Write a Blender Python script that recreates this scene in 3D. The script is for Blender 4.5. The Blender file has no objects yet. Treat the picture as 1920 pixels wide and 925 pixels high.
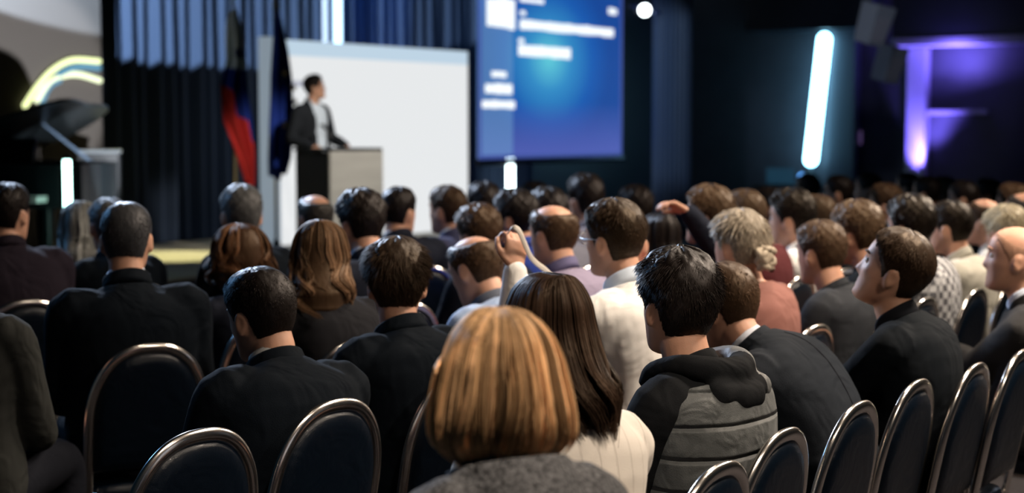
import bpy, math, random
import numpy as np
from mathutils import Vector, Matrix

# ------------------------------------------------------------------ camera, world, exposure
SC = bpy.context.scene
COL = SC.collection
PI = math.pi
R = math.radians
FPX, HZ, CAMH = 3000.0, 235.0, 1.62
PITCH = math.atan((462.5 - HZ) / FPX)

cam_data = bpy.data.cameras.new('camera')
cam = bpy.data.objects.new('camera', cam_data)
COL.objects.link(cam)
cam.location = (0, 0, CAMH)
cam.rotation_euler = (PI / 2 - PITCH, 0, 0)
cam_data.sensor_width = 36.0
cam_data.lens = 36.0 * FPX / 1920.0
cam_data.clip_start = 0.05
cam_data.dof.use_dof = True
cam_data.dof.focus_distance = 3.75
cam_data.dof.aperture_fstop = 2.7
SC.camera = cam

vs = SC.view_settings
vs.view_transform = 'Standard'
vs.look = 'None'
vs.gamma = 1.0
vs.use_curve_mapping = False
vs.exposure = 0.0

world = bpy.data.worlds.new('world')
SC.world = world
world.use_nodes = True
bg = world.node_tree.nodes['Background']
bg.inputs[0].default_value = (0.08, 0.48, 0.85, 1)
bg.inputs[1].default_value = 0.009

RX, RY = 0.555, 0.832                     # direction along the seat rows and the front wall
ROOM = math.atan2(RY, RX)
SX, SY = -2.0, 16.4                       # where the speaker stands


def uv(u, v, z=0.0):                      # room coordinates -> world
    return Vector((SX + RX * u - RY * v, SY + RY * u + RX * v, z))


def at(px, py, y):                        # point seen at a pixel, at world depth y
    dx = (px - 960.0) / FPX
    dz = -(py - 462.5) / FPX
    c, s = math.cos(PITCH), math.sin(PITCH)
    d = Vector((dx, c + dz * s, -s + dz * c))
    return Vector((0, 0, CAMH)) + d * (y / d.y)


def u_at(px, v):                          # u of a pixel column on the plane v = const
    k = (px - 960.0) / FPX * math.cos(PITCH)
    x0, y0 = SX - RY * v, SY + RX * v
    return (k * y0 - x0) / (RX - k * RY)


def v_at(px, u):                          # v of a pixel column on the plane u = const
    k = (px - 960.0) / FPX * math.cos(PITCH)
    x0, y0 = SX + RX * u, SY + RY * u
    return (k * y0 - x0) / (-RY - k * RX)


def z_at(py, y):
    return at(960, py, y).z


# ------------------------------------------------------------------ lights of the hall
def lamp(name, kind, loc, energy, color, target=None, size=0.5, spot=None, blend=0.3, size_y=None, spread=None):
    d = bpy.data.lights.new(name, kind)
    d.energy = energy
    d.color = color
    if kind == 'AREA':
        d.size = size
        if size_y:
            d.shape = 'RECTANGLE'
            d.size_y = size_y
    else:
        d.shadow_soft_size = size
    if kind == 'SPOT':
        d.spot_size = R(spot)
        d.spot_blend = blend
    if spread and kind == 'AREA':
        d.spread = R(spread)
    o = bpy.data.objects.new(name, d)
    COL.objects.link(o)
    o.location = loc
    if target is not None:
        o.rotation_euler = (Vector(target) - Vector(loc)).to_track_quat('-Z', 'Y').to_euler()
    return o


WARM = (1.0, 0.84, 0.68)
lamp('ceiling_spot_light', 'AREA', (2.8, 4.6, 4.2), 105, WARM, (1.6, 4.9, 0.9), 0.7, spread=88)
lamp('ceiling_spot_light', 'AREA', (4.2, 8.4, 4.2), 215, WARM, (2.2, 7.4, 0.9), 0.9, spread=120)
lamp('ceiling_spot_light', 'SPOT', (3.4, 0.9, 4.2), 420, WARM, (1.1, 4.2, 0.8), 0.18, 46, 0.8)
lamp('ceiling_spot_light', 'SPOT', (0.9, 1.3, 4.2), 520, WARM, (0.05, 2.8, 1.1), 0.12, 36, 0.7)
lamp('ceiling_spot_light', 'AREA', (1.3, 6.6, 4.2), 48, WARM, (0.5, 6.4, 1.0), 0.7, spread=110)
lamp('ceiling_spot_light', 'SPOT', (0.2, 3.6, 4.2), 46, WARM, (-0.50, 4.9, 1.0), 0.15, 34, 0.8)
lamp('stage_blue_light', 'AREA', (-5.5, 9.0, 3.4), 80, (0.22, 0.52, 1.0), (-0.8, 5.2, 1.0), 1.0)
lamp('added_face_fill', 'SPOT', (-3.2, 11.5, 4.2), 2300, (0.62, 0.76, 1.0), (0.9, 5.4, 1.2), 0.2, 62, 0.7)  # added cool fill for the faces, boosting the weak backdrop and screen glow
lamp('speaker_front_light', 'SPOT', (0.8, 12.5, 4.2), 1250, (1.0, 0.93, 0.82), (-1.95, 16.0, 1.3), 0.12, 20, 0.4)
lamp('curtain_spot_light', 'SPOT', uv(-5.0, -0.5, 4.0), 9500, (0.60, 0.78, 1.0), uv(1.556, 6.056, 7.746), 0.03, 82.0, 0.01)
lamp('curtain_blue_light', 'SPOT', uv(3.6, -1.0, 4.1), 700, (0.02, 0.20, 0.9), uv(4.0, 2.4, 3.4), 0.3, 44, 0.8)
lamp('grey_wall_light', 'SPOT', uv(-3.2, -3.0, 0.8), 3600, (.90, .95, 1.0), uv(-2.0, 2.05, 1.9), 0.06, 24, 0.3)
lamp('stage_floor_light', 'SPOT', (-3.9, 16.1, 4.1), 1400, (1.0, 0.95, 0.5), (-3.45, 16.0, 0.3), 0.05, 22, 0.15)


# ------------------------------------------------------------------ materials
MATS = {}


def mat(name, color, rough=0.6, spec=0.4, metal=0.0, bump=0.0, bscale=30.0, var=0.0, vscale=6.0,
        stretch=(1, 1, 1), wrinkle=0.0, wscale=7.0, sheen=0.0, emit=None, estr=0.0, tint=False, coat=0.0,
        sss=0.0, wave=None):
    if name in MATS:
        return MATS[name]
    m = bpy.data.materials.new(name)
    MATS[name] = m
    m.use_nodes = True
    nt = m.node_tree
    b = nt.nodes['Principled BSDF']
    col = (*color, 1.0)
    b.inputs['Base Color'].default_value = col
    b.inputs['Roughness'].default_value = rough
    b.inputs['Specular IOR Level'].default_value = spec
    b.inputs['Metallic'].default_value = metal
    b.inputs['Sheen Weight'].default_value = sheen
    b.inputs['Coat Weight'].default_value = coat
    if sss:
        b.inputs['Subsurface Weight'].default_value = sss
        b.inputs['Subsurface Radius'].default_value = (0.012, 0.004, 0.002)
        b.inputs['Subsurface Scale'].default_value = 1.0
    if emit:
        b.inputs['Emission Color'].default_value = (*emit, 1)
        b.inputs['Emission Strength'].default_value = estr
    tc = nt.nodes.new('ShaderNodeTexCoord')
    mp = nt.nodes.new('ShaderNodeMapping')
    mp.inputs['Scale'].default_value = stretch
    nt.links.new(tc.outputs['Object'], mp.inputs['Vector'])

    def noise(scale, detail=3.0, dist=0.0):
        n = nt.nodes.new('ShaderNodeTexNoise')
        n.inputs['Scale'].default_value = scale
        n.inputs['Detail'].default_value = detail
        n.inputs['Distortion'].default_value = dist
        nt.links.new(mp.outputs['Vector'], n.inputs['Vector'])
        return n
    csock = None
    if var:
        n = noise(vscale)
        rp = nt.nodes.new('ShaderNodeMapRange')
        rp.inputs['From Min'].default_value = 0.3
        rp.inputs['From Max'].default_value = 0.7
        rp.inputs['To Min'].default_value = 1 - var
        rp.inputs['To Max'].default_value = 1 + var
        nt.links.new(n.outputs['Fac'], rp.inputs['Value'])
        mx = nt.nodes.new('ShaderNodeVectorMath')
        mx.operation = 'SCALE'
        mx.inputs[0].default_value = color
        nt.links.new(rp.outputs['Result'], mx.inputs['Scale'])
        csock = mx.outputs['Vector']
    if tint:
        at_ = nt.nodes.new('ShaderNodeAttribute')
        at_.attribute_name = 'tint'
        mx = nt.nodes.new('ShaderNodeVectorMath')
        mx.operation = 'MULTIPLY'
        if csock is not None:
            nt.links.new(csock, mx.inputs[0])
        else:
            mx.inputs[0].default_value = color
        nt.links.new(at_.outputs['Color'], mx.inputs[1])
        csock = mx.outputs['Vector']
    if csock is not None:
        nt.links.new(csock, b.inputs['Base Color'])
    prev = None
    if wrinkle:
        n = noise(wscale, 2.0, 1.2)
        bn = nt.nodes.new('ShaderNodeBump')
        bn.inputs['Strength'].default_value = min(1.0, wrinkle)
        bn.inputs['Distance'].default_value = 0.03
        nt.links.new(n.outputs['Fac'], bn.inputs['Height'])
        prev = bn
    if wave:
        w = nt.nodes.new('ShaderNodeTexWave')
        w.wave_type = 'BANDS'
        w.bands_direction = wave[0]
        w.wave_profile = 'SIN'
        w.inputs['Scale'].default_value = wave[1]
        w.inputs['Distortion'].default_value = wave[2]
        w.inputs['Detail'].default_value = 1.0
        nt.links.new(tc.outputs['Object'], w.inputs['Vector'])
        pw = nt.nodes.new('ShaderNodeMath')
        pw.operation = 'POWER'
        pw.inputs[1].default_value = wave[3]
        nt.links.new(w.outputs['Fac'], pw.inputs[0])
        bn = nt.nodes.new('ShaderNodeBump')
        bn.invert = True
        bn.inputs['Strength'].default_value = 1.0
        bn.inputs['Distance'].default_value = wave[4]
        nt.links.new(pw.outputs[0], bn.inputs['Height'])
        if prev:
            nt.links.new(prev.outputs['Normal'], bn.inputs['Normal'])
        prev = bn
    if bump:
        n = noise(bscale)
        bn = nt.nodes.new('ShaderNodeBump')
        bn.inputs['Strength'].default_value = min(1.0, bump)
        bn.inputs['Distance'].default_value = 0.005
        nt.links.new(n.outputs['Fac'], bn.inputs['Height'])
        if prev:
            nt.links.new(prev.outputs['Normal'], bn.inputs['Normal'])
        prev = bn
    if prev:
        nt.links.new(prev.outputs['Normal'], b.inputs['Normal'])
    return m


def glow(name, color, strength):
    return mat(name, (0.04, 0.04, 0.04), 0.5, emit=color, estr=strength)


def cloth(name, c, rough=0.85, wr=0.6, bump=0.25, var=0.12):
    return mat('cloth_' + name, c, rough, 0.06 if max(c) < .05 else 0.2, bump=bump, bscale=420, wrinkle=wr, wscale=6.5, sheen=0.0, var=var, vscale=5)


def checked(name, a, b_, scale):
    m = cloth(name, a)
    nt = m.node_tree
    ck = nt.nodes.new('ShaderNodeTexChecker')
    ck.inputs['Scale'].default_value = scale
    ck.inputs['Color1'].default_value = (*a, 1)
    ck.inputs['Color2'].default_value = (*b_, 1)
    tc = nt.nodes.new('ShaderNodeTexCoord')
    nt.links.new(tc.outputs['Object'], ck.inputs['Vector'])
    nt.links.new(ck.outputs['Color'], nt.nodes['Principled BSDF'].inputs['Base Color'])
    return m


def hairmat(name, c, rough=0.46):
    m = mat('hair_' + name, c, rough, 0.20, bump=0.5, bscale=60, stretch=(1, 1, 0.35), tint=True)
    k = max(c)
    m.node_tree.nodes['Principled BSDF'].inputs['Specular Tint'].default_value = (1, .45 + .55 * (c[1] / k), .30 + .70 * (c[2] / k), 1)
    return m


# ------------------------------------------------------------------ mesh helpers
def setp(o, label=None, cat=None, group=None, kind=None):
    if label:
        o['label'] = label
    if cat:
        o['category'] = cat
    if group:
        o['group'] = group
    if kind:
        o['kind'] = kind
    return o


def link(name, me, m=None, parent=None):
    if m is not None and not me.materials:
        me.materials.append(m)
    o = bpy.data.objects.new(name, me)
    COL.objects.link(o)
    if parent is not None:
        o.parent = parent
    return o


def empty(name, loc=(0, 0, 0), rz=0.0):
    o = bpy.data.objects.new(name, None)
    COL.objects.link(o)
    o.location = loc
    o.rotation_euler = (0, 0, rz)
    o.empty_display_size = 0.1
    return o


def smooth(me, on=True):
    me.polygons.foreach_set('use_smooth', [on] * len(me.polygons))
    me.update()
    return me


class MB:
    def __init__(self):
        self.v, self.f, self.m = [], [], []

    def add(self, vs_, fs, mi=0):
        o = len(self.v)
        self.v.extend([tuple(map(float, p)) for p in vs_])
        self.f.extend([tuple(int(i) + o for i in f) for f in fs])
        self.m.extend([mi] * len(fs))
        return self

    def loft(self, rings, cap=True, closed=True, mi=0):
        n = len(rings[0])
        V = [p for r in rings for p in r]
        F = []
        k = n if closed else n - 1
        for i in range(len(rings) - 1):
            for j in range(k):
                a, b = i * n + j, i * n + (j + 1) % n
                F.append((a, b, b + n, a + n))
        if cap and closed:
            F.append(tuple(range(n - 1, -1, -1)))
            F.append(tuple(range((len(rings) - 1) * n, len(rings) * n)))
        return self.add(V, F, mi)

    def box(self, c, s, rz=0.0, bev=0.0, mi=0):
        cx, cy, cz = c
        hx, hy, hz = s[0] / 2, s[1] / 2, s[2] / 2
        b = min(bev, hx * .9, hy * .9, hz * .9)
        ca, sa = math.cos(rz), math.sin(rz)

        def ring(x, y, z):
            pts = []
            for sx, sy in ((1, 1), (-1, 1), (-1, -1), (1, -1)):
                if b > 0:
                    q = [(sx * x, sy * (y - b)), (sx * (x - b), sy * y)]
                    if sx * sy < 0:
                        q.reverse()
                else:
                    q = [(sx * x, sy * y)]
                pts += q
            return [(cx + ca * p - sa * q, cy + sa * p + ca * q, cz + z) for p, q in pts]
        if b > 0:
            rs = [ring(hx - b, hy - b, -hz) if False else ring(hx - b * .6, hy - b * .6, -hz), ring(hx, hy, -hz + b), ring(hx, hy, hz - b), ring(hx - b * .6, hy - b * .6, hz)]
        else:
            rs = [ring(hx, hy, -hz), ring(hx, hy, hz)]
        return self.loft(rs, mi=mi)

    def tube(self, path, rad, n=12, cap=True, flat=None, mi=0, roundcap=True):
        V, F = tube_vf(path, rad, n, flat, roundcap)
        return self.add(V, F, mi)

    def cyl(self, p0, p1, r0, r1=None, n=16, mi=0):
        return self.tube([p0, p1], [r0, r0 if r1 is None else r1], n, roundcap=False, mi=mi)

    def lathe(self, prof, n=24, c=(0, 0, 0), mi=0):
        rs = [[(c[0] + r * math.cos(2 * PI * j / n), c[1] + r * math.sin(2 * PI * j / n), c[2] + z) for j in range(n)] for r, z in prof]
        return self.loft(rs, mi=mi)

    def mesh(self, name, sm=False):
        me = bpy.data.meshes.new(name)
        me.from_pydata(self.v, [], self.f)
        if any(self.m):
            me.polygons.foreach_set('material_index', self.m)
        if sm:
            smooth(me)
        me.update()
        return me

    def build(self, name, m, parent=None, sm=False):
        me = self.mesh(name, sm)
        for k in (m if isinstance(m, (list, tuple)) else [m]):
            me.materials.append(k)
        o = bpy.data.objects.new(name, me)
        COL.objects.link(o)
        if parent is not None:
            o.parent = parent
        return o


def tube_vf(path, rad, n=12, flat=None, roundcap=True):
    P = np.array([tuple(p) for p in path], float)
    K = len(P)
    rad = np.broadcast_to(np.array(rad, float), (K,)).copy() if np.ndim(rad) < 2 else np.array(rad, float)
    ell = rad.ndim == 2
    T = np.gradient(P, axis=0)
    T /= np.linalg.norm(T, axis=1)[:, None] + 1e-12
    ref = np.array([0, 0, 1.0]) if abs(T[0][2]) < 0.9 else np.array([1.0, 0, 0])
    if flat is not None:
        ref = np.array(flat, float)
    A = []
    for i in range(K):
        if flat is not None:
            ref = np.array(flat, float)
        a = ref - T[i] * np.dot(ref, T[i])
        if np.linalg.norm(a) < 1e-6:
            a = np.cross(T[i], [0.3, 0.5, 0.8])
        a /= np.linalg.norm(a)
        A.append(a)
        ref = a
    A = np.array(A)
    B = np.cross(T, A)
    ang = np.linspace(0, 2 * PI, n, endpoint=False)
    rings = []

    def ring(c, a, b, ra, rb):
        return c + np.cos(ang)[:, None] * a * ra + np.sin(ang)[:, None] * b * rb
    ra = rad[:, 0] if ell else rad
    rb = rad[:, 1] if ell else rad
    if roundcap:
        for th in (80, 50, 22):
            k = math.cos(R(th))
            h = math.sin(R(th)) * min(ra[0], rb[0])
            rings.append(ring(P[0] - T[0] * h, A[0], B[0], ra[0] * k, rb[0] * k))
    for i in range(K):
        rings.append(ring(P[i], A[i], B[i], ra[i], rb[i]))
    if roundcap:
        for th in (22, 50, 80):
            k = math.cos(R(th))
            h = math.sin(R(th)) * min(ra[-1], rb[-1])
            rings.append(ring(P[-1] + T[-1] * h, A[-1], B[-1], ra[-1] * k, rb[-1] * k))
    V = np.concatenate(rings)
    F = []
    for i in range(len(rings) - 1):
        for j in range(n):
            a, b = i * n + j, i * n + (j + 1) % n
            F.append((a, b, b + n, a + n))
    F.append(tuple(range(n - 1, -1, -1)))
    F.append(tuple(range((len(rings) - 1) * n, len(rings) * n)))
    return V, F


def resample(pts, k):
    P = np.array([tuple(p) for p in pts], float)
    n = len(P)
    x = np.arange(n)
    xs = np.linspace(0, n - 1, k)
    return np.stack([herm(x, P[:, i], xs) for i in range(P.shape[1])], 1)


def herm(x, y, xs):
    x = np.asarray(x, float)
    y = np.asarray(y, float)
    xs = np.clip(np.asarray(xs, float), x[0], x[-1])
    m = np.gradient(y, x)
    i = np.clip(np.searchsorted(x, xs) - 1, 0, len(x) - 2)
    h = x[i + 1] - x[i]
    t = (xs - x[i]) / h
    return (y[i] * (2 * t**3 - 3 * t**2 + 1) + m[i] * h * (t**3 - 2 * t**2 + t)
            + y[i + 1] * (-2 * t**3 + 3 * t**2) + m[i + 1] * h * (t**3 - t**2))


def voxel(name, mb, size, iters=3, fac=0.5):
    me = mb.mesh(name + '_raw')
    o = bpy.data.objects.new('tmp', me)
    COL.objects.link(o)
    r = o.modifiers.new('r', 'REMESH')
    r.mode = 'VOXEL'
    r.voxel_size = size
    if iters:
        s = o.modifiers.new('s', 'SMOOTH')
        s.iterations = iters
        s.factor = fac
    dg = bpy.context.evaluated_depsgraph_get()
    out = bpy.data.meshes.new_from_object(o.evaluated_get(dg))
    out.name = name
    bpy.data.objects.remove(o)
    bpy.data.meshes.remove(me)
    out.materials.clear()
    return smooth(out)


# ------------------------------------------------------------------ the head
Z_ = np.array([-.118, -.115, -.107, -.095, -.08, -.06, -.04, -.02, 0, .02, .04, .06, .08, .095, .107, .115, .118])
W_ = np.array([.012, .028, .043, .053, .060, .066, .070, .0735, .0755, .0770, .0765, .0735, .0660, .0555, .0405, .0220, .004])
F_ = np.array([.060, .074, .085, .0885, .0880, .0875, .0890, .0905, .0905, .0930, .0945, .0920, .0830, .0690, .0490, .0240, .004])
B_ = np.array([.020, .008, -.006, -.030, -.050, -.068, -.082, -.092, -.099, -.1025, -.1020, -.0965, -.0850, -.0700, -.0500, -.0270, -.006])


def head_pt(az, z, face=True):
    az, z = np.broadcast_arrays(np.asarray(az, float), np.asarray(z, float))
    a = (az + PI) % (2 * PI) - PI
    zf = np.clip(z.ravel(), -.118, .118)
    w = herm(Z_, W_, zf).reshape(z.shape)
    f = herm(Z_, F_, zf).reshape(z.shape)
    b = herm(Z_, B_, zf).reshape(z.shape)
    c = (f + b) / 2
    d = (f - b) / 2
    sx, cy = np.sin(a), np.cos(a)
    x = w * np.sign(sx) * np.abs(sx) ** .88
    y = c + d * np.sign(cy) * np.abs(cy) ** .92
    if face:
        A = np.abs(a)
        e = np.zeros_like(y)
        e += -.011 * np.exp(-((A - .37) / .16)**2 - ((z - .010) / .013)**2)
        e += .004 * np.exp(-((A - .30) / .30)**2 - ((z - .033) / .010)**2)
        nz = np.interp(z, [-.047, -.040, -.032, -.022, 0.0, .018, .03], [0, .012, .024, .021, .011, .004, 0])
        nw = np.interp(z, [-.047, -.030, 0.0, .03], [.19, .17, .10, .10])
        e += nz * np.exp(-(A / nw)**2)
        e += .006 * np.exp(-(A / .27)**2) * (np.exp(-((z + .060) / .006)**2) + np.exp(-((z + .074) / .006)**2))
        e += -.004 * np.exp(-(A / .30)**2 - ((z + .067) / .0035)**2)
        e += .006 * np.exp(-(A / .30)**2 - ((z + .100) / .011)**2)
        e += .005 * np.exp(-((A - .75) / .25)**2 - ((z + .018) / .016)**2)
        y = y + e
    return np.stack([x, y, z], -1)


def head_geo(mb, M, off, n=56, k=52):
    t = np.linspace(0, 1, k)
    z = -.118 + .236 * (0.55 * t + 0.45 * (1 - np.cos(t * PI)) / 2)
    az = np.linspace(0, 2 * PI, n, endpoint=False)
    P = head_pt(az[None, :], z[:, None])
    P = P @ M.T + off
    mb.loft([list(map(tuple, r)) for r in P])
    for s in (1, -1):                       # ears
        rs = []
        for i in range(9):
            th = -PI / 2 + PI * (i + .5) / 9
            ring = []
            for j in range(14):
                ph = 2 * PI * j / 14
                q = np.array([.013 * math.cos(th) * math.cos(ph), .019 * math.cos(th) * math.sin(ph), .033 * math.sin(th)])
                if q[0] > 0:
                    q[0] *= 1.0 - .9 * math.exp(-(q[1] / .010)**2 - ((q[2] - .004) / .016)**2)
                q[1] *= 1.0 + .25 * math.sin(th)
                yw, tl = R(-24), R(-10)
                q = np.array([q[0] * math.cos(yw) - q[1] * math.sin(yw), q[0] * math.sin(yw) + q[1] * math.cos(yw), q[2]])
                q = np.array([q[0], q[1] * math.cos(tl) - q[2] * -math.sin(tl), q[1] * -math.sin(tl) + q[2] * math.cos(tl)])
                q = q + np.array([.0785, -.012, -.010])
                q[0] *= s
                ring.append(tuple(M @ q + off))
            rs.append(ring)
        mb.loft(rs)


HA = np.radians([0, 28, 48, 62, 75, 86, 100, 116, 130, 150, 180])
HZ_SHORT = np.array([.082, .080, .062, .040, .000, -.022, .016, -.028, -.064, -.080, -.084])


def hairline(az, recede=0.0):
    A = np.abs((np.asarray(az) + PI) % (2 * PI) - PI)
    h = np.interp(A, HA, HZ_SHORT)
    h = h + .0035 * np.sin(np.asarray(az) * 19) + .0025 * np.sin(np.asarray(az) * 47 + 1)
    if recede:
        h = h + recede * np.exp(-(A / 1.0)**2)
    return np.minimum(h, .112)


def put_tint(me, tints):
    a = me.attributes.new('tint', 'FLOAT_COLOR', 'POINT')
    c = np.ones((len(me.vertices), 4), np.float32)
    c[:, :3] = np.asarray(tints, np.float32).reshape(len(me.vertices), -1)
    a.data.foreach_set('color', c.ravel())


def strands_vf(paths, rad):
    """paths (S,K,3), rad (S,K) -> vertices and faces of three-sided hair strands"""
    S, K, _ = paths.shape
    T = np.gradient(paths, axis=1)
    T /= np.linalg.norm(T, axis=2, keepdims=True) + 1e-9
    ref = np.array([.31, .52, .79])
    A = np.cross(T, ref)
    A /= np.linalg.norm(A, axis=2, keepdims=True) + 1e-9
    B = np.cross(T, A)
    V = np.stack([paths + rad[..., None] * (math.cos(q) * A + math.sin(q) * B) for q in (0, 2.094, 4.189)], 2)
    idx = np.arange(S * K * 3).reshape(S, K, 3)
    a = idx[:, :-1, :]
    b = np.roll(idx, -1, 2)[:, :-1, :]
    c = np.roll(idx, -1, 2)[:, 1:, :]
    d = idx[:, 1:, :]
    return V.reshape(-1, 3), np.stack([a, b, c, d], -1).reshape(-1, 4)


def quad_mesh(name, V, Fq):
    me = bpy.data.meshes.new(name)
    me.vertices.add(len(V))
    me.vertices.foreach_set('co', np.asarray(V, np.float32).ravel())
    n = len(Fq)
    me.loops.add(n * 4)
    me.loops.foreach_set('vertex_index', np.asarray(Fq, np.int32).ravel())
    me.polygons.add(n)
    me.polygons.foreach_set('loop_start', np.arange(0, n * 4, 4, dtype=np.int32))
    me.polygons.foreach_set('loop_total', np.full(n, 4, np.int32))
    me.update(calc_edges=True)
    me.validate()
    return smooth(me)


def grid_faces(r, c, o=0, wrap=True):
    i = np.arange(r * c).reshape(r, c) + o
    if wrap:
        b = np.roll(i, -1, 1)
        return np.stack([i[:-1], b[:-1], b[1:], i[1:]], -1).reshape(-1, 4)
    return np.stack([i[:-1, :-1], i[:-1, 1:], i[1:, 1:], i[1:, :-1]], -1).reshape(-1, 4)


def short_hair(name, M, off, rng, top=.022, side=.010, nape=.004, bald=0.0, recede=0.0, n_str=0, length=.026,
               lump=.25, messy=.35, srad=.0011):
    n, k = 72, 30
    az = np.linspace(0, 2 * PI, n, endpoint=False)
    u = np.linspace(0.0, 1, k)
    zh = hairline(az, recede)

    def lay(azv, uv_, jitter=True):
        zz = .1175 - (.1175 - hairline(azv, recede)) * (uv_ ** 1.75)
        P = head_pt(azv, zz, False)
        N = P - np.array([0, -.004, .0])
        N = N / np.linalg.norm(N, axis=-1, keepdims=True)
        tz = np.clip((zz - .0) / .10, 0, 1)
        back = np.clip(-np.cos(azv), 0, 1)
        T = side + (top - side) * tz ** 1.2
        T = np.where(zz < 0, nape + (side - nape) * np.clip((zz + .08) / .08, 0, 1), T)
        T = T * np.clip((1 - uv_ ** 5), .02, 1)
        if jitter:
            T = T * (1 + lump * (np.sin(azv * 7 + zz * 90 + ph[0]) * .5 + np.sin(azv * 13 - zz * 150 + ph[1]) * .35 + np.sin(azv * 23 + zz * 210 + ph[2]) * .25))
        if bald:
            d = np.linalg.norm(P - np.array([0, -.022, .112]), axis=-1)
            T = T * np.clip((d - bald * .75) / (bald * .45), 0, 1) - .007 * np.clip((bald - d) / (bald * .2), 0, 1)
        return P, N, T, zz
    ph = rng.uniform(0, 6, 3)
    A, U = np.meshgrid(az, u)
    P, N, T, _ = lay(A, U)
    outer = P + N * T[..., None]
    inner = P - N * .010
    V = np.concatenate([outer.reshape(-1, 3), inner.reshape(-1, 3)])
    Fq = [grid_faces(k, n, 0), grid_faces(k, n, k * n)[:, ::-1]]
    rim = np.arange(n) + (k - 1) * n
    Fq.append(np.stack([rim, np.roll(rim, -1), np.roll(rim, -1) + k * n, rim + k * n], -1))
    tint = np.full(len(V), .5 if n_str else .8)
    if n_str:
        a = rng.uniform(0, 2 * PI, n_str)
        uu = np.sqrt(rng.uniform(0.0, 1.02, n_str))
        P, N, T, zz = lay(a, uu)
        keep = (T > .0012) | ((uu > .8) & (bald == 0))
        P, N, T, a, zz = P[keep], N[keep], T[keep], a[keep], zz[keep]
        S = len(P)
        wh = np.array([.012, -.055, .112])
        D = P - wh
        D = D - N * (D * N).sum(1, keepdims=True)
        D /= np.linalg.norm(D, axis=1, keepdims=True) + 1e-6
        swirl = np.cross(N, D)
        cl = np.sin(a * 17 + 3 * np.sin(zz * 60)) + np.sin(zz * 140 + a * 5 + ph[0])
        D = D + swirl * (.35 + .5 * cl[:, None] * messy) + rng.normal(0, messy * .5, (S, 3))
        D[:, 2] -= .25
        D -= N * (D * N).sum(1, keepdims=True) * .7
        D /= np.linalg.norm(D, axis=1, keepdims=True)
        L = length * rng.uniform(.6, 1.15, S) * np.clip(T / max(top, 1e-3), .20, 1)
        K = 5
        t = np.linspace(0, 1, K)
        lift = (.35 + .5 * np.clip(cl, -1, 1)) * messy
        pts = (P + N * (T * .75)[:, None])[:, None, :] + D[:, None, :] * (L[:, None] * t)[..., None] \
            + N[:, None, :] * ((L * lift)[:, None] * (t - .75 * t**2))[..., None]
        rad = srad * (1 - t**2 * .9)[None, :] * rng.uniform(.7, 1.3, S)[:, None]
        V2, F2 = strands_vf(pts, rad)
        tint = np.concatenate([tint, np.repeat(rng.uniform(.55, 1.45, S), K * 3)])
        Fq.append(F2 + len(V))
        V = np.concatenate([V, V2])
    V = V @ M.T + off
    me = quad_mesh(name, V, np.concatenate(Fq))
    put_tint(me, np.repeat(tint[:, None], 3, 1))
    return me


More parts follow.
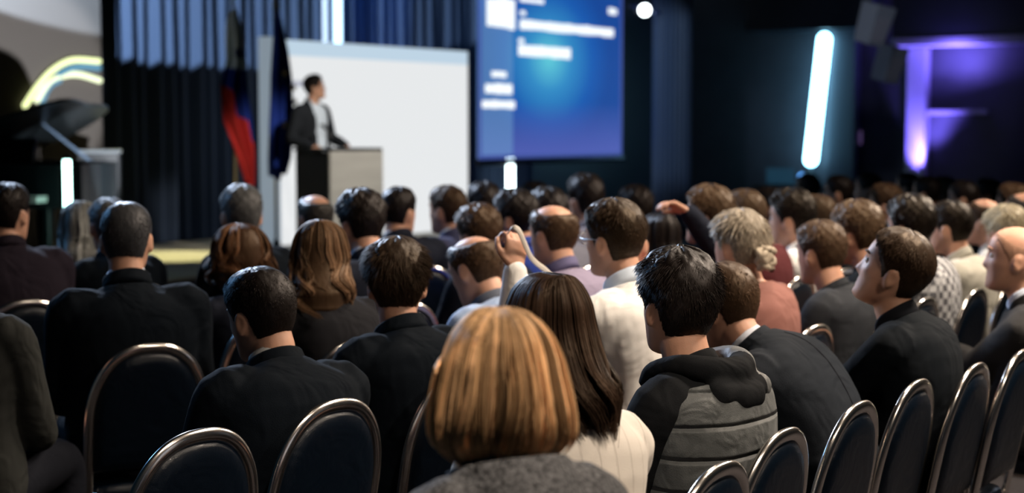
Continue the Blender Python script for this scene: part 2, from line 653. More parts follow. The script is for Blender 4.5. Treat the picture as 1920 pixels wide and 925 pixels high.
def long_hair(name, M, off, rng, table, zend, n_str=2500, azmin=55, wave=.0, wfreq=40, curl=0.0, clumps=70, srad=.0013,
              part=0.0, streak=None, lay_amp=.008, zend_side=None, roots=1.0):
    """table rows: z, half width, front, back of the hair's outer surface"""
    tb = np.array(sorted(table))

    def surf(az, z, sc):
        zz = np.clip(z, tb[0, 0], tb[-1, 0])
        w, f, b = [herm(tb[:, 0], tb[:, i], zz.ravel()).reshape(zz.shape) for i in (1, 2, 3)]
        c, d = (f + b) / 2, (f - b) / 2
        sx, cy = np.sin(az), np.cos(az)
        return np.stack([w * sc * np.sign(sx) * np.abs(sx)**.9, c + d * sc * np.sign(cy) * np.abs(cy)**.9, z], -1)

    def azlim(z):
        return R(azmin) * np.clip((.085 - z) / .05, 0, 1)

    zt = tb[-1, 0]
    # hidden inner volume, closed
    n, k = 60, 40
    U = np.linspace(0, 1, k)
    s = np.linspace(0, 1, n)
    sides = []
    for sc in (.93, .80):
        rows = []
        for q in U:
            zr = zt - (zt - zend - .024) * (q ** 1.7)
            am = float(azlim(np.array(zr)))
            az = am + (2 * PI - 2 * am) * s
            rows.append(surf(az, np.full(n, zr), sc))
        sides.append(np.array(rows))
    V = np.concatenate([sides[0].reshape(-1, 3), sides[1].reshape(-1, 3)])
    Fq = [grid_faces(k, n, 0, False), grid_faces(k, n, k * n, False)[:, ::-1]]
    g0 = np.arange(k * n).reshape(k, n)
    for e in (g0[:, 0], g0[:, -1], g0[-1, :], g0[0, :]):
        Fq.append(np.stack([e[:-1], e[1:], e[1:] + k * n, e[:-1] + k * n], -1))
    tint = np.full((len(V), 3), .42)
    tint[:n * 4] = .7
    # strands
    K = 22
    S = n_str
    ci = rng.integers(0, clumps, S)
    caz = rng.uniform(-PI, PI, clumps)
    cph = rng.uniform(0, 6.28, clumps)
    cr = rng.normal(0, 1, clumps)
    ce = rng.normal(0, 1, clumps)
    a0 = caz[ci] + rng.normal(0, .05, S)
    a0 = (a0 + PI) % (2 * PI) - PI
    depth = rng.uniform(0, 1, S)
    ze = zend + .012 * ce[ci] + rng.normal(0, .006, S) + depth * .03
    t = np.linspace(0, 1, K)
    ztop = zt - .002 - rng.uniform(0, .01, S)
    z = ztop[:, None] - (ztop - ze)[:, None] * (t[None, :] ** 1.45)
    A = a0[:, None] * np.ones(K)
    lim = azlim(z) * rng.uniform(.9, 1.25, S)[:, None]
    sg = np.sign(A)
    A = sg * np.maximum(np.abs(A), lim)
    down = np.clip((.06 - z) / .25, 0, 1)
    A = A + 3.0 * wave * down * np.sin(z * wfreq + cph[ci][:, None]) + rng.normal(0, .03, S)[:, None] * t
    sc = 1.0 - .13 * depth[:, None] + lay_amp / .1 * cr[ci][:, None] * np.clip(t * 2, 0, 1) * .6 \
        + wave * .7 * down * np.cos(z * wfreq * .9 + cph[ci][:, None])
    P = surf(A, z, sc)
    if part:
        P[..., 0] += part * np.clip((z - .08) / .04, 0, 1)
    if curl:
        g = np.clip((t - .62) / .38, 0, 1)[None, :]
        ang = g * 5.0 + cph[ci][:, None]
        P[..., 0] += curl * g * (np.cos(ang) - np.cos(cph[ci])[:, None])
        P[..., 1] += curl * g * (np.sin(ang) - np.sin(cph[ci])[:, None])
        P[..., 2] += curl * .4 * g * np.sin(ang * 1.3)
    rad = srad * rng.uniform(.6, 1.3, S)[:, None] * (1 - .75 * t[None, :] ** 6)
    V2, F2 = strands_vf(P, rad)
    tt = rng.uniform(.6, 1.3, S) * rng.uniform(.35, 1.6, clumps)[ci]
    rgb = np.repeat(tt[:, None], 3, 1)
    if streak is not None:
        pick = (rng.uniform(0, 1, S) < streak[0])
        rgb[pick] *= np.array(streak[1])
    rk = (roots + (1 - roots) * np.clip(t * 2.2, 0, 1))
    rgbk = rgb[:, None, :] * rk[None, :, None]
    tint = np.concatenate([tint, np.repeat(rgbk.reshape(-1, 3), 3, 0)])
    Fq.append(F2 + len(V))
    V = np.concatenate([V, V2]) @ M.T + off
    me = quad_mesh(name, V, np.concatenate(Fq))
    put_tint(me, tint)
    return me


# ------------------------------------------------------------------ people
SEC = [(-.16, .120, .075, .075), (-.10, .160, .105, .11), (0, .172, .118, .118), (.15, .170, .122, .112), (.38, .158, .112, .105),
       (.58, .172, .118, .115), (.74, .182, .115, .120), (.84, .178, .098, .112), (.91, .130, .080, .095), (.96, .090, .068, .078), (1.0, .066, .060, .066)]


def bez(p0, p1, p2, t):
    t = np.asarray(t, float)[..., None]
    return (1 - t)**2 * p0 + 2 * t * (1 - t) * p1 + t * t * p2


def bez_t(p0, p1, p2, t):
    d = 2 * (1 - t) * (p1 - p0) + 2 * t * (p2 - p1)
    return d / np.linalg.norm(d)


class Pose:
    pass


def ik(S, W, l1, l2, pole):
    d = W - S
    L = np.linalg.norm(d)
    mx = (l1 + l2) * .985
    if L > mx:
        W = S + d / L * mx
        d = W - S
        L = mx
    e = d / L
    a = (l1 * l1 - l2 * l2 + L * L) / (2 * L)
    h = math.sqrt(max(l1 * l1 - a * a, 1e-6))
    p = np.array(pole, float)
    p = p - e * np.dot(p, e)
    p /= np.linalg.norm(p) + 1e-9
    return S + e * a + p * h, W


def hand_geo(mb, W, d, nrm, side, curl=(18, 38, 30), k=1.0):
    """W wrist, d direction towards the knuckles, nrm palm normal; thumb on the +a side"""
    d = d / np.linalg.norm(d)
    nrm = nrm - d * np.dot(nrm, d)
    nrm /= np.linalg.norm(nrm)
    a = np.cross(d, nrm) * side
    sec = [(-.02, .026, .020), (.01, .029, .019), (.045, .039, .016), (.078, .042, .0145), (.094, .040, .012)]
    ang = np.linspace(0, 2 * PI, 14, endpoint=False)
    rs = []
    for s, w, t in sec:
        c = W + d * s * k
        rs.append([tuple(c + a * w * k * math.cos(q) + nrm * t * k * math.sin(q)) for q in ang])
    mb.loft(rs)
    fl = [(.030, .072, .0092), (.0105, .080, .0096), (-.0095, .075, .0092), (-.028, .060, .0082)]
    for i, (off, L, r) in enumerate(fl):
        p = W + (d * (.088 - abs(off) * .12) + a * off) * k
        pts = [p - d * .012 * k, p]
        dirv = d + a * off * 1.6
        dirv /= np.linalg.norm(dirv)
        th = 0.0
        for seg, c in zip((.45, .31, .24), curl):
            th += R(c + 3 * i)
            v = dirv * math.cos(th) + nrm * math.sin(th)
            p = p + v * L * seg * k
            pts.append(p)
        q = resample(pts, 10)
        mb.tube(q, np.linspace(r, r * .78, 10) * k, 10)
    tp = W + (d * .022 + a * .026) * k
    tips = [tp - a * .012, tp, tp + (d * .026 + a * .022 + nrm * .010) * k, tp + (d * .052 + a * .026 + nrm * .024) * k, tp + (d * .074 + a * .020 + nrm * .036) * k]
    mb.tube(resample(tips, 10), np.array([.014, .0145, .0135, .0125, .0115, .011, .0105, .010, .0095, .0085]) * k, 10)


def torso_rings(p, infl, t0=-.2, t1=1.0, bw=1.0, belly=0.0, n=32):
    ang = np.linspace(0, 2 * PI, n, endpoint=False)
    rs = []
    tt = np.array([s[0] for s in SEC])
    for t in np.concatenate([np.linspace(t0, .8, 12), np.linspace(.84, t1, 6)]):
        w, df, db = [float(herm(tt, np.array([s[i] for s in SEC]), np.array([t]))[0]) for i in (1, 2, 3)]
        if t < -.16:
            w, df, db = w * .9, df * .9, db * .9
        ex = 1.0 if t < .9 else 1 - (t - .9) * 2
        w = w * (bw if t < .93 else 1.0)
        if .80 < t < .97:
            w = w * p.slope
        w = w + infl
        df = df + infl + belly * math.exp(-((t - .2) / .22)**2)
        db = db + infl
        tc = min(max(t, 0), 1)
        c = bez(p.P0, p.P1, p.B, tc) + p.T0 * (min(t, 0) * p.L)
        T = bez_t(p.P0, p.P1, p.B, tc)
        tw = p.twist * np.clip(t, 0, 1)
        X = np.array([math.cos(tw), math.sin(tw), 0.0])
        X = X - T * np.dot(X, T)
        X /= np.linalg.norm(X)
        U = np.cross(T, X)
        rs.append([tuple(c + X * w * np.sign(math.sin(a)) * abs(math.sin(a))**.86 + U * (df if math.cos(a) > 0 else db) * np.sign(math.cos(a)) * abs(math.cos(a))**.9) for a in ang])
    return rs


def band(mb, c, T, rx, ry, h, th, front_dip=0.0, flare=0.0, n=36, fwd=None):
    """a collar: closed ring of cloth standing around the neck"""
    T = T / np.linalg.norm(T)
    X = np.array([1.0, 0, 0]) - T * T[0]
    X /= np.linalg.norm(X)
    U = np.cross(T, X)
    rings = []
    for rr, hh in ((rx - th, -h * .3), (rx, -h * .5), (rx + flare * .5, 0), (rx + flare, h * .5), (rx - th * .2 + flare, h * .62), (rx - th + flare, h * .5), (rx - th, 0)):
        r = []
        for i in range(n):
            a = 2 * PI * i / n
            ky = ry / rx
            dip = front_dip * max(0, math.cos(a))**2
            r.append(tuple(c + X * rr * math.sin(a) + U * rr * ky * math.cos(a) + T * (hh - dip)))
        rings.append(r)
    rings.append(rings[0])
    V = [q for r in rings[:-1] for q in r]
    k = len(rings) - 1
    F = []
    for i in range(k):
        for j in range(n):
            F.append((i * n + j, i * n + (j + 1) % n, ((i + 1) % k) * n + (j + 1) % n, ((i + 1) % k) * n + j))
    mb.add(V, F)


def arm_path(p, s, infl, end=1.0):
    S, E, Wr = p.arm[s]
    X = p.X
    pts = [S - X * s * .05, S, S + (E - S) * .5, E, E + (Wr - E) * .45, E + (Wr - E) * end]
    r = np.array([.052, .057, .049, .041, .041, .027 + (1 - end) * .02]) * p.limb + infl
    q = resample([tuple(a) + (b,) for a, b in zip(pts, r)], 22)
    return q[:, :3], q[:, 3]


SKIN = mat('skin', (.50, .27, .18), .5, .35, sss=.12, bump=.1, bscale=300, var=.1, vscale=18)
EYEM = mat('eye_white', (.75, .73, .7), .2, .5)
SHOE = mat('shoe_leather', (.012, .011, .012), .35, .5)


def drape(table, p, infl, k, zend):
    """long hair falls over the back: carry its outer profile just outside the clothes"""
    tb = np.array(sorted(table))
    rows = [tuple(q) for q in tb if q[0] > -.085]
    tt = np.array([q[0] for q in SEC])
    db_ = np.array([q[3] for q in SEC])
    for z in np.arange(-.095, zend - .05, -.03):
        w, f, b = [float(herm(tb[:, 0], tb[:, i], np.array([z]))[0]) for i in (1, 2, 3)]
        t = (p.C[2] + z * k - p.P0[2]) / (p.B[2] - p.P0[2])
        if t < 1.12:
            tq = min(t, .95)
            c = bez(p.P0, p.P1, p.B, np.array(tq))
            y = c[1] - float(herm(tt, db_, np.array([tq]))[0]) - infl - .034
            b = min(b, (y - p.C[1]) / k)
            f = min(f, b + .15)
        rows.append((z, w, f, b))
    rows = sorted(rows)
    for i in range(len(rows) - 1):         # no ledge where the hair meets the collar
        z1, w1, f1, b1 = rows[i + 1]
        rows[i + 1] = (z1, w1, f1, min(b1, rows[i][3] + .75 * (z1 - rows[i][0])))
    return rows


def person(px, top, s, label, yaw=56, hyaw=None, pitch=0, roll=0, fwd=.07, side=0.0, chair=None, bw=1.0, belly=0.0, hunch=.05,
           hair=None, hairc='dark', hc=(.02, .014, .010), cloth_kind='suit', c1=(.012, .013, .017), c1n='black', c2=(.55, .58, .66), c2n='white',
           trouser=(.012, .013, .018), vox=None, wrists=None, limb=1.0, twist=0.0, lift=.014, skin=None, eyes=True, stand=False,
           zf=0.0, poles=None, handcurl=None, seed=None, hlabel=None, group=None, brow=True, neck=.066, hk=1.0, slope=1.0):
    Y = FPX / s
    rng = np.random.default_rng(seed if seed is not None else int(abs(px * 7 + top)))
    if hyaw is None:
        hyaw = yaw - 14
    if vox is None:
        vox = .0055 if Y < 5.3 else (.008 if Y < 8 else .012)
    a = R(yaw)
    f = np.array([-math.sin(a), math.cos(a)])
    r = np.array([math.cos(a), math.sin(a)])
    if chair is not None:                  # seated on a chair that stands elsewhere: fit the head's depth to it
        h0 = np.array(chair[:2]) - f * .06 + f * fwd
        k = (px - 960.0) / FPX * math.cos(PITCH)
        side = (k * h0[1] - h0[0]) / (r[0] - k * r[1])
        Y = float(h0[1] + r[1] * side)
    crown = at(px, top, Y)
    C = np.array(crown) - np.array([0, 0, .118 + lift])
    if chair is not None:
        hip = np.array(chair[:2]) - f * .06 + r * side * .6
    else:
        hip = C[:2] - f * fwd - r * side
    d = C[:2] - hip
    Cl = np.array([d @ r, d @ f, C[2] - zf])
    p = Pose()
    p.limb, p.twist = limb, R(twist)
    rel = R(hyaw - yaw)
    M = np.array(Matrix.Rotation(rel, 3, 'Z') @ Matrix.Rotation(R(pitch), 3, 'X') @ Matrix.Rotation(R(roll), 3, 'Y'))
    M = M * hk
    p.M, p.C, p.slope = M, Cl, slope
    pz = .93 if stand else .565
    p.P0 = np.array([0, 0, pz])
    hn = Cl + M @ np.array([0, -.030, -.078])
    lean = math.atan2(hn[1], hn[2] - pz)
    la = .25 + lean * .7
    p.B = hn - np.array([hn[0] * .15, math.sin(la) * neck, math.cos(la) * neck])
    mid = (p.P0 + p.B) / 2
    p.P1 = np.array([mid[0] * .7, mid[1] - hunch - .02, mid[2] + .03])
    p.L = np.linalg.norm(p.B - p.P0)
    p.T0 = bez_t(p.P0, p.P1, p.B, 0.0)
    T = bez_t(p.P0, p.P1, p.B, .87)
    tw = p.twist
    X = np.array([math.cos(tw), math.sin(tw), 0.0])
    X = X - T * np.dot(X, T)
    X /= np.linalg.norm(X)
    U = np.cross(T, X)
    p.X, p.U, p.T = X, U, T
    p.arm = {}
    wr = {1: np.array([.11, .30, .665]), -1: np.array([-.10, .33, .665])}
    if stand:
        wr = {1: np.array([.24, .22, 1.10]), -1: np.array([-.24, .22, 1.10])}
    if p.B[1] > .18:
        wr = {1: np.array([.10, .52, .70]), -1: np.array([-.10, .54, .70])}
    if wrists:
        for k_, w_ in wrists.items():
            if len(w_) == 4:                  # given as the place it is seen at: px, py, depth
                q = np.array(at(w_[0], w_[1], w_[2]))
                dd = q[:2] - hip
                w_ = (dd @ r, dd @ f, q[2] - zf)
            wr[k_] = np.array(w_[:3], float)
    sh = bez(p.P0, p.P1, p.B, np.array(.875))
    for k_ in (1, -1):
        S_ = sh + X * k_ * .168 * bw - U * .012 - T * .022
        pole = (k_ * .55, -.45, -1.0)
        if poles and k_ in poles:
            pole = poles[k_]
        E_, W_ = ik(S_, wr[k_], .295 * limb, .255 * limb, pole)
        p.arm[k_] = (S_, E_, W_)
    # ---- body: one continuous surface
    mb = MB()
    head_geo(mb, M, Cl)
    nb = p.B + (p.B - hn) * .35
    mb.tube(resample([tuple(nb), tuple(p.B), tuple(hn), tuple(Cl + M @ np.array([0, -.02, -.03]))], 10), np.linspace(.062, .054, 10) * (.9 if bw < .93 else 1.0), 20)
    mb.loft(torso_rings(p, 0.0, bw=bw * .97, belly=belly))
    for k_ in (1, -1):
        P_, r_ = arm_path(p, k_, 0.0)
        mb.tube(P_, r_, 14)
        S_, E_, W_ = p.arm[k_]
        dv = (W_ - E_) / np.linalg.norm(W_ - E_)
        nrm = np.array([-k_ * .5, .15, -.85])
        sd = k_
        if handcurl and k_ in handcurl:
            cu, nrm, sd, hd = handcurl[k_]
            hand_geo(mb, W_, np.array(hd if hd else dv, float), np.array(nrm, float), sd, cu)
        else:
            dv2 = dv + np.array([0, .35, -.25])
            hand_geo(mb, W_, dv2, nrm, -sd)
        if stand:
            legp = [(.09 * k_, 0, .95), (.10 * k_, .015, .50), (.10 * k_, -.01, .10)]
        else:
            legp = [(.085 * k_, .0, .555), (.12 * k_, .22, .555), (.135 * k_, .41, .535), (.135 * k_, .40, .34), (.13 * k_, .32, .10)]
        lr = [.085, .076, .054, .052, .036] if not stand else [.09, .060, .040]
        q = resample([tuple(a_) + (b_,) for a_, b_ in zip(legp, lr)], 22)
        mb.tube(q[:, :3], q[:, 3], 14)
        fx, fy = legp[-1][0], legp[-1][1]
        mb.tube([(fx, fy - .03, .06), (fx, fy + .06, .045), (fx * 1.1, fy + .15, .03)], [.035, .034, .022], 12)
    me = voxel('person', mb, vox, 2 if vox < .007 else 1, .4)
    if Y < 8:
        sk = skin or SKIN
    else:
        sk = skin or SKIN
    root = link('person', me, sk)
    root.location = (hip[0], hip[1], zf)
    root.rotation_euler = (0, 0, a)
    setp(root, label, 'person', group)
    # ---- eyes and brows
    if eyes:
        for k_ in (1, -1):
            m2 = MB()
            q = np.array([k_ * .032, .0775, .009])
            rs = []
            for i in range(8):
                th = -PI / 2 + PI * (i + .5) / 8
                rs.append([tuple(M @ (q + .0105 * np.array([math.cos(th) * math.cos(2 * PI * j / 12), math.cos(th) * math.sin(2 * PI * j / 12), math.sin(th)])) + Cl) for j in range(12)])
            m2.loft(rs)
            m2.build('eye', EYEM, root, True)
        if brow:
            hm_ = hairmat(hairc, hc)
            for k_ in (1, -1):
                m2 = MB()
                aa = np.linspace(.16, .62, 8) * k_
                q = head_pt(aa, .031 + .004 * np.sin(np.linspace(0, PI, 8))) + np.array([0, .002, 0])
                m2.tube(q @ M.T + Cl, [.002, .0035, .004, .004, .004, .0035, .003, .0015], 8)
                b_ = m2.mesh('eyebrow', True)
                put_tint(b_, np.ones((len(b_.vertices), 3)))
                link('eyebrow', b_, hm_, root)
    # ---- hair
    if hair:
        kind, kw = hair
        hm_ = hairmat(hairc, hc)
        if kind == 'short':
            hme = short_hair('hair', M, Cl, rng, **kw)
        else:
            if kw['zend'] < -.15:
                kw = dict(kw, table=drape(kw['table'], p, .024, hk, kw['zend']))
            hme = long_hair('hair', M, Cl, rng, **kw)
        ho = link('hair', hme, hm_, root)
        if hlabel:
            ho['label'] = hlabel
    # ---- clothes
    cm = cloth(c1n, c1) if isinstance(c1, tuple) else c1
    tm = cloth('trouser_%d' % int(trouser[2] * 1000), trouser, wr=.3)
    cv = max(vox, .0075) if Y < 5.3 else (.012 if Y < 8 else .016)
    inf = .022 if cloth_kind in ('suit', 'hoodie', 'coat') else (.014 if cloth_kind != 'knit' else .024)
    nm = {'suit': 'jacket', 'hoodie': 'hoodie', 'shirt': 'shirt', 'knit': 'sweater', 'polo': 'polo_shirt', 'coat': 'jacket'}[cloth_kind]

    def garment(infl, arms=True, end=.97, t0=-.19, pads=True):
        g = MB()
        g.loft(torso_rings(p, infl, t0=t0, bw=bw, belly=belly, t1=.995))
        for k2 in (1, -1):
            if arms:
                P2, r2 = arm_path(p, k2, infl * .75, end)
                g.tube(P2, r2, 16)
            if pads:
                S2 = p.arm[k2][0]
                g.tube([S2 - X * k2 * .055 + T * (.012 * p.slope**2 - .05 * (1 - p.slope)), S2 + X * k2 * .004 - T * .004], [(.062 + infl * .6) * limb, (.056 + infl * .6) * limb], 16)
        return g
    if stand:
        sm_ = voxel('shirt', garment(.010, False), .012, 2)
        link('shirt', sm_, cloth('white_shirt', (.8, .8, .8)), root)
    gm = voxel(nm, garment(inf, True, .55 if cloth_kind == 'polo' else .97), cv, 4 if Y < 5.3 else 2)
    if stand:
        import bmesh
        bm = bmesh.new()
        bm.from_mesh(gm)
        dead = [v for v in bm.verts if v.co.y > .02 and abs(v.co.x + .012) < .050 + max(0, (v.co.z - 1.0)) * .08 and abs(v.co.x) < .13]
        bmesh.ops.delete(bm, geom=dead, context='VERTS')
        bm.to_mesh(gm)
        bm.free()
        smooth(gm)
    go = link(nm, gm, cm, root)
    cN = bez(p.P0, p.P1, p.B, np.array(.985))
    tN = (hn - p.B)
    tN = tN / np.linalg.norm(tN) + np.array([0, .35, 0])
    tN /= np.linalg.norm(tN)
    nk = .9 if bw < .93 else 1.0
    if cloth_kind in ('suit',):
        m2 = MB()
        band(m2, cN + tN * .004, tN, .078 * nk + .008, .080 * nk + .008, .05, .007, .05, -.006)
        m2.build('jacket_collar', cm, root, True)
    if cloth_kind in ('suit', 'shirt', 'polo') and c2 is not None:
        m2 = MB()
        band(m2, cN + tN * (.026 if cloth_kind == 'suit' else .012), tN, .069 * nk, .071 * nk, .045, .004, .03, -.004 if cloth_kind == 'suit' else .004)
        co = m2.build('collar', cloth(c2n, c2, wr=.1), root, True)
        if c2n != c1n:
            co['label'] = c2n.replace('_', ' ') + ' collar'
    if cloth_kind in ('knit', 'coat', 'hoodie'):
        m2 = MB()
        band(m2, cN + tN * .004, tN, .074 * nk, .076 * nk, .035, .010, .03, 0)
        m2.build('collar', cm, root, True)
    # trousers and shoes
    g = MB()
    if not stand:
        g.tube([(0, -.05, .545), (0, .0, .55), (0, .06, .55)], [.11, .115, .10], 16)
    for k_ in (1, -1):
        if stand:
            legp = [(.09 * k_, 0, .97), (.10 * k_, .015, .50), (.10 * k_, -.01, .06)]
            lr = [.105, .080, .068]
        else:
            legp = [(.085 * k_, -.03, .55), (.12 * k_, .22, .56), (.135 * k_, .42, .54), (.135 * k_, .415, .34), (.13 * k_, .33, .07)]
            lr = [.098, .088, .070, .066, .062]
        q = resample([tuple(a_) + (b_,) for a_, b_ in zip(legp, lr)], 22)
        g.tube(q[:, :3], q[:, 3], 14)
        fx, fy = legp[-1][0], legp[-1][1]
        m2 = MB()
        ang = np.linspace(0, 2 * PI, 16, endpoint=False)
        rs = []
        for yy, w_, h_ in ((-.075, .02, .04), (-.06, .034, .075), (0, .038, .09), (.06, .044, .07), (.13, .048, .05), (.18, .038, .036), (.205, .015, .02)):
            rs.append([(fx + w_ * math.cos(q_), fy + yy, max(0.0, .5 * h_ + .5 * h_ * math.sin(q_))) for q_ in ang])
        m2.loft(rs).build('shoe', SHOE, root, True)
    link('trousers', voxel('trousers', g, .014 if Y < 8 else .018, 2), tm, root)
    p.root, p.hip, p.yaw, p.cN, p.tN, p.cm = root, hip, a, cN, tN, cm
    p.garment, p.bw, p.cv = garment, bw, cv
    p.hn = hn
    return p


# ------------------------------------------------------------------ banquet chair
CHROME = mat('chair_chrome', (.80, .75, .70), .21, .5, 1.0)
NAVY = mat('chair_fabric', (.0020, .0045, .009), .28, .22, bump=.2, bscale=500, wrinkle=.2, wscale=9, coat=.04)
ARW, ARH, AR0 = .188, .905, .66


def arch(w, ztop, z0, k=30, zb=.46):
    pts = [(w, zb)]
    for i in range(k + 1):
        a = PI * i / k
        c, s_ = math.cos(a), math.sin(a)
        pts.append((w * np.sign(c) * abs(c)**.82, z0 + (ztop - z0) * abs(s_)**.92))
    pts.append((-w, zb))
    return pts


def back_y(z):
    return -.205 - (z - .45) * .20


def chair_meshes():
    out = {}
    b = MB()
    pts = [(.17, -.215, .40)] and [(x, back_y(z), z) for x, z in [(ARW, .40)] + arch(ARW, ARH, AR0) + [(-ARW, .40)]]
    q = resample(pts, 70)
    b.tube(q, np.tile([[.0120, .0185]], (70, 1)), 12, flat=(0, -1, -.2))
    b.cyl((-ARW, back_y(.42), .42), (ARW, back_y(.42), .42), .010)
    out['back_frame'] = (smooth(b.mesh('back_frame')), CHROME)
    b = MB()
    base = arch(ARW - .012, ARH - .014, AR0, 30, .50)
    cx, cz = 0, .68
    rs = []
    for k_, dy in ((.02, .030), (.5, .031), (.8, .028), (.93, .020), (.985, .006), (1.0, 0), (.985, -.006), (.93, -.016), (.8, -.022), (.5, -.024), (.02, -.024)):
        rs.append([(cx + (x - cx) * k_, back_y(cz + (z - cz) * k_) + dy, cz + (z - cz) * k_) for x, z in base])
    b.loft(rs)
    out['backrest'] = (smooth(b.mesh('backrest')), NAVY)
    b = MB()
    rs = []
    for k_, z in ((.90, .425), (.97, .43), (1.0, .45), (1.0, .465), (.97, .482), (.85, .492), (.4, .497)):
        r_ = []
        for i in range(40):
            a = 2 * PI * i / 40
            c, s_ = math.cos(a), math.sin(a)
            r_.append((.200 * k_ * np.sign(c) * abs(c)**.45, .215 * k_ * np.sign(s_) * abs(s_)**.45, z - .035))
        rs.append(r_)
    b.loft(rs)
    out['seat'] = (smooth(b.mesh('seat')), NAVY)
    b = MB()
    for k_ in (1, -1):
        b.tube([(.19 * k_, -.21, .385), (.19 * k_, .18, .385)], [.010, .010], 10)
    b.tube([(.19, .18, .385), (-.19, .18, .385)], [.010, .010], 10)
    b.tube([(.19, -.205, .385), (-.19, -.205, .385)], [.010, .010], 10)
    out['seat_frame'] = (smooth(b.mesh('seat_frame')), CHROME)
    for nm, x, y0, y1 in (('leg', .19, .18, .215), ('leg2', -.19, .18, .215), ('leg3', .193, -.205, -.25), ('leg4', -.193, -.205, -.25)):
        b = MB()
        b.tube([(x, y0, .40), (x, y0 + (y1 - y0) * .2, .32), (x * 1.02, y1, .012)], [.0115, .0115, .0105], 12)
        b.cyl((x * 1.02, y1, 0), (x * 1.02, y1, .02), .014)
        out[nm] = (smooth(b.mesh('leg')), CHROME)
    return out


CHM = chair_meshes()


def chair(x, y, yaw, label, group='banquet chairs', back_only=False):
    root = empty('banquet_chair', (x, y, 0), R(yaw))
    setp(root, label, 'chair', group)
    for k_, (me, m) in CHM.items():
        link('leg' if k_.startswith('leg') else k_, me, m, root)
    return root


# ------------------------------------------------------------------ the room
def room(name):
    o = empty(name, uv(0, 0), ROOM)
    return o


def struct(mb, name, m, sm=False):
    o = mb.build(name, m, None, sm)
    o.location = uv(0, 0)
    o.rotation_euler = (0, 0, ROOM)
    o['kind'] = 'structure'
    return o


def wallpx(px, py, v):                     # room-frame (u, z) of a pixel on the plane v
    u = u_at(px, v)
    y = uv(u, v).y
    return u, z_at(py, y)


CARPET = mat('carpet', (.020, .018, .020), .95, .2, var=.5, vscale=40, bump=.5, bscale=300)
DARKWALL = mat('dark_wall_panel', (.012, .014, .022), .45, .4, var=.15, vscale=3)
GREYWALL = mat('grey_plaster', (.060, .052, .047), .9, .03, bump=.1, bscale=80)
CEIL = mat('dark_ceiling', (.01, .011, .014), .9, .2)
BLACK = mat('black_satin', (.008, .009, .011), .35, .5)
BLACKGLOSS = mat('black_lacquer', (.004, .0055, .0065), .30, .25, coat=.05)

UC = 13.0
b = MB().box((2.0, -8.0, -.05), (27.0, 24.0, .1))
struct(b, 'floor', CARPET)
b = MB().box((2.0, -11.0, 4.35), (27.0, 18.0, .1))   # left open over the stage so upward spot light doesn't bounce
struct(b, 'ceiling', CEIL)
b = MB().box((UC / 2 - 3, 2.75, 2.15), (UC + 10, .15, 4.4))
struct(b, 'wall_front', DARKWALL)
uL = u_at(192, 2.05)
b = MB().box((uL - 2.0, 2.35, 2.15), (4.0, .60, 4.4))
struct(b, 'wall_left', GREYWALL)
b = MB().box((UC + .1, -8.0, 2.15), (.2, 21.4, 4.4))
struct(b, 'wall_right', mat('right_wall_paint', (.045, .045, .055), .6, .35, var=.1, vscale=3))
# pilaster and soffit on the right-hand wall
v1, v0 = v_at(1552, UC - .25), v_at(1602, UC - .25)
PIL = mat('grey_pilaster', (.05, .055, .07), .5, .4)
b = MB().box((UC - .12, (v0 + v1) / 2, 1.6), (.26, abs(v1 - v0), 3.24), bev=.01)
struct(b, 'trim_1', PIL)
va = v_at(1405, UC - .4)
vb = v_at(1640, UC - .4)
b = MB().box((UC - .3, (va + vb) / 2, 3.75), (.62, abs(va - vb), 1.1), bev=.01)
struct(b, 'trim_2', DARKWALL)
PURPW = mat('lilac_grey_paint', (.32, .30, .36), .7, .3)
vp0, vp1 = v_at(1698, UC - .25), v_at(1733, UC - .25)
b = MB().box((UC - .12, (vp0 + vp1) / 2, 1.44), (.24, abs(vp1 - vp0), 2.86), bev=.01)
struct(b, 'trim_3', PURPW)
vq0, vq1 = v_at(1672, UC - .5), v_at(2050, UC - .5)
b = MB().box((UC - .27, (vq0 + vq1) / 2, 2.95), (.54, abs(vq0 - vq1), .13), bev=.01)
struct(b, 'trim_4', PURPW)
vr0, vr1 = v_at(1735, UC - .12), v_at(1850, UC - .12)
b = MB().box((UC - .07, (vr0 + vr1) / 2, 1.83), (.15, abs(vr0 - vr1), .07), bev=.005)
struct(b, 'trim_5', PURPW)
b = MB().box((UC - .27, (vq0 + vq1) / 2, 3.66), (.50, abs(vq0 - vq1), 1.28))
struct(b, 'trim_6', DARKWALL)

# stage platform
STAGE = mat('stage_boards', (.34, .31, .24), .55, .4, var=.1, vscale=5)
b = MB().box((-.6, .75, .16), (9.6, 3.1, .30), bev=.01)
st = struct(b, 'stage_platform', STAGE)
b = MB().box((-.6, -.815, .15), (9.6, .02, .28))
o = b.build('fascia', DARKWALL, st)


def tube_light(name_, u, v, z0, z1, r, strength, color, label, lean=0.0, frame=True):
    root = empty('tube_light', uv(u, v, z0), ROOM)
    setp(root, label, 'light', 'upright tube lights')
    h = z1 - z0
    b = MB()
    b.tube([(0, 0, .03), (lean, 0, h - .03)], [r, r], 16)
    b.build('light_tube', glow('tube_glow_' + name_, color, strength), root, True)
    b = MB().box((0, 0, .0), (r * 4, r * 4, .05), bev=.005)
    b.build('base', BLACK, root)
    b = MB().cyl((lean, 0, h - .02), (lean, 0, h + .02), r * 1.05)
    b.build('end_cap', BLACK, root)
    return root


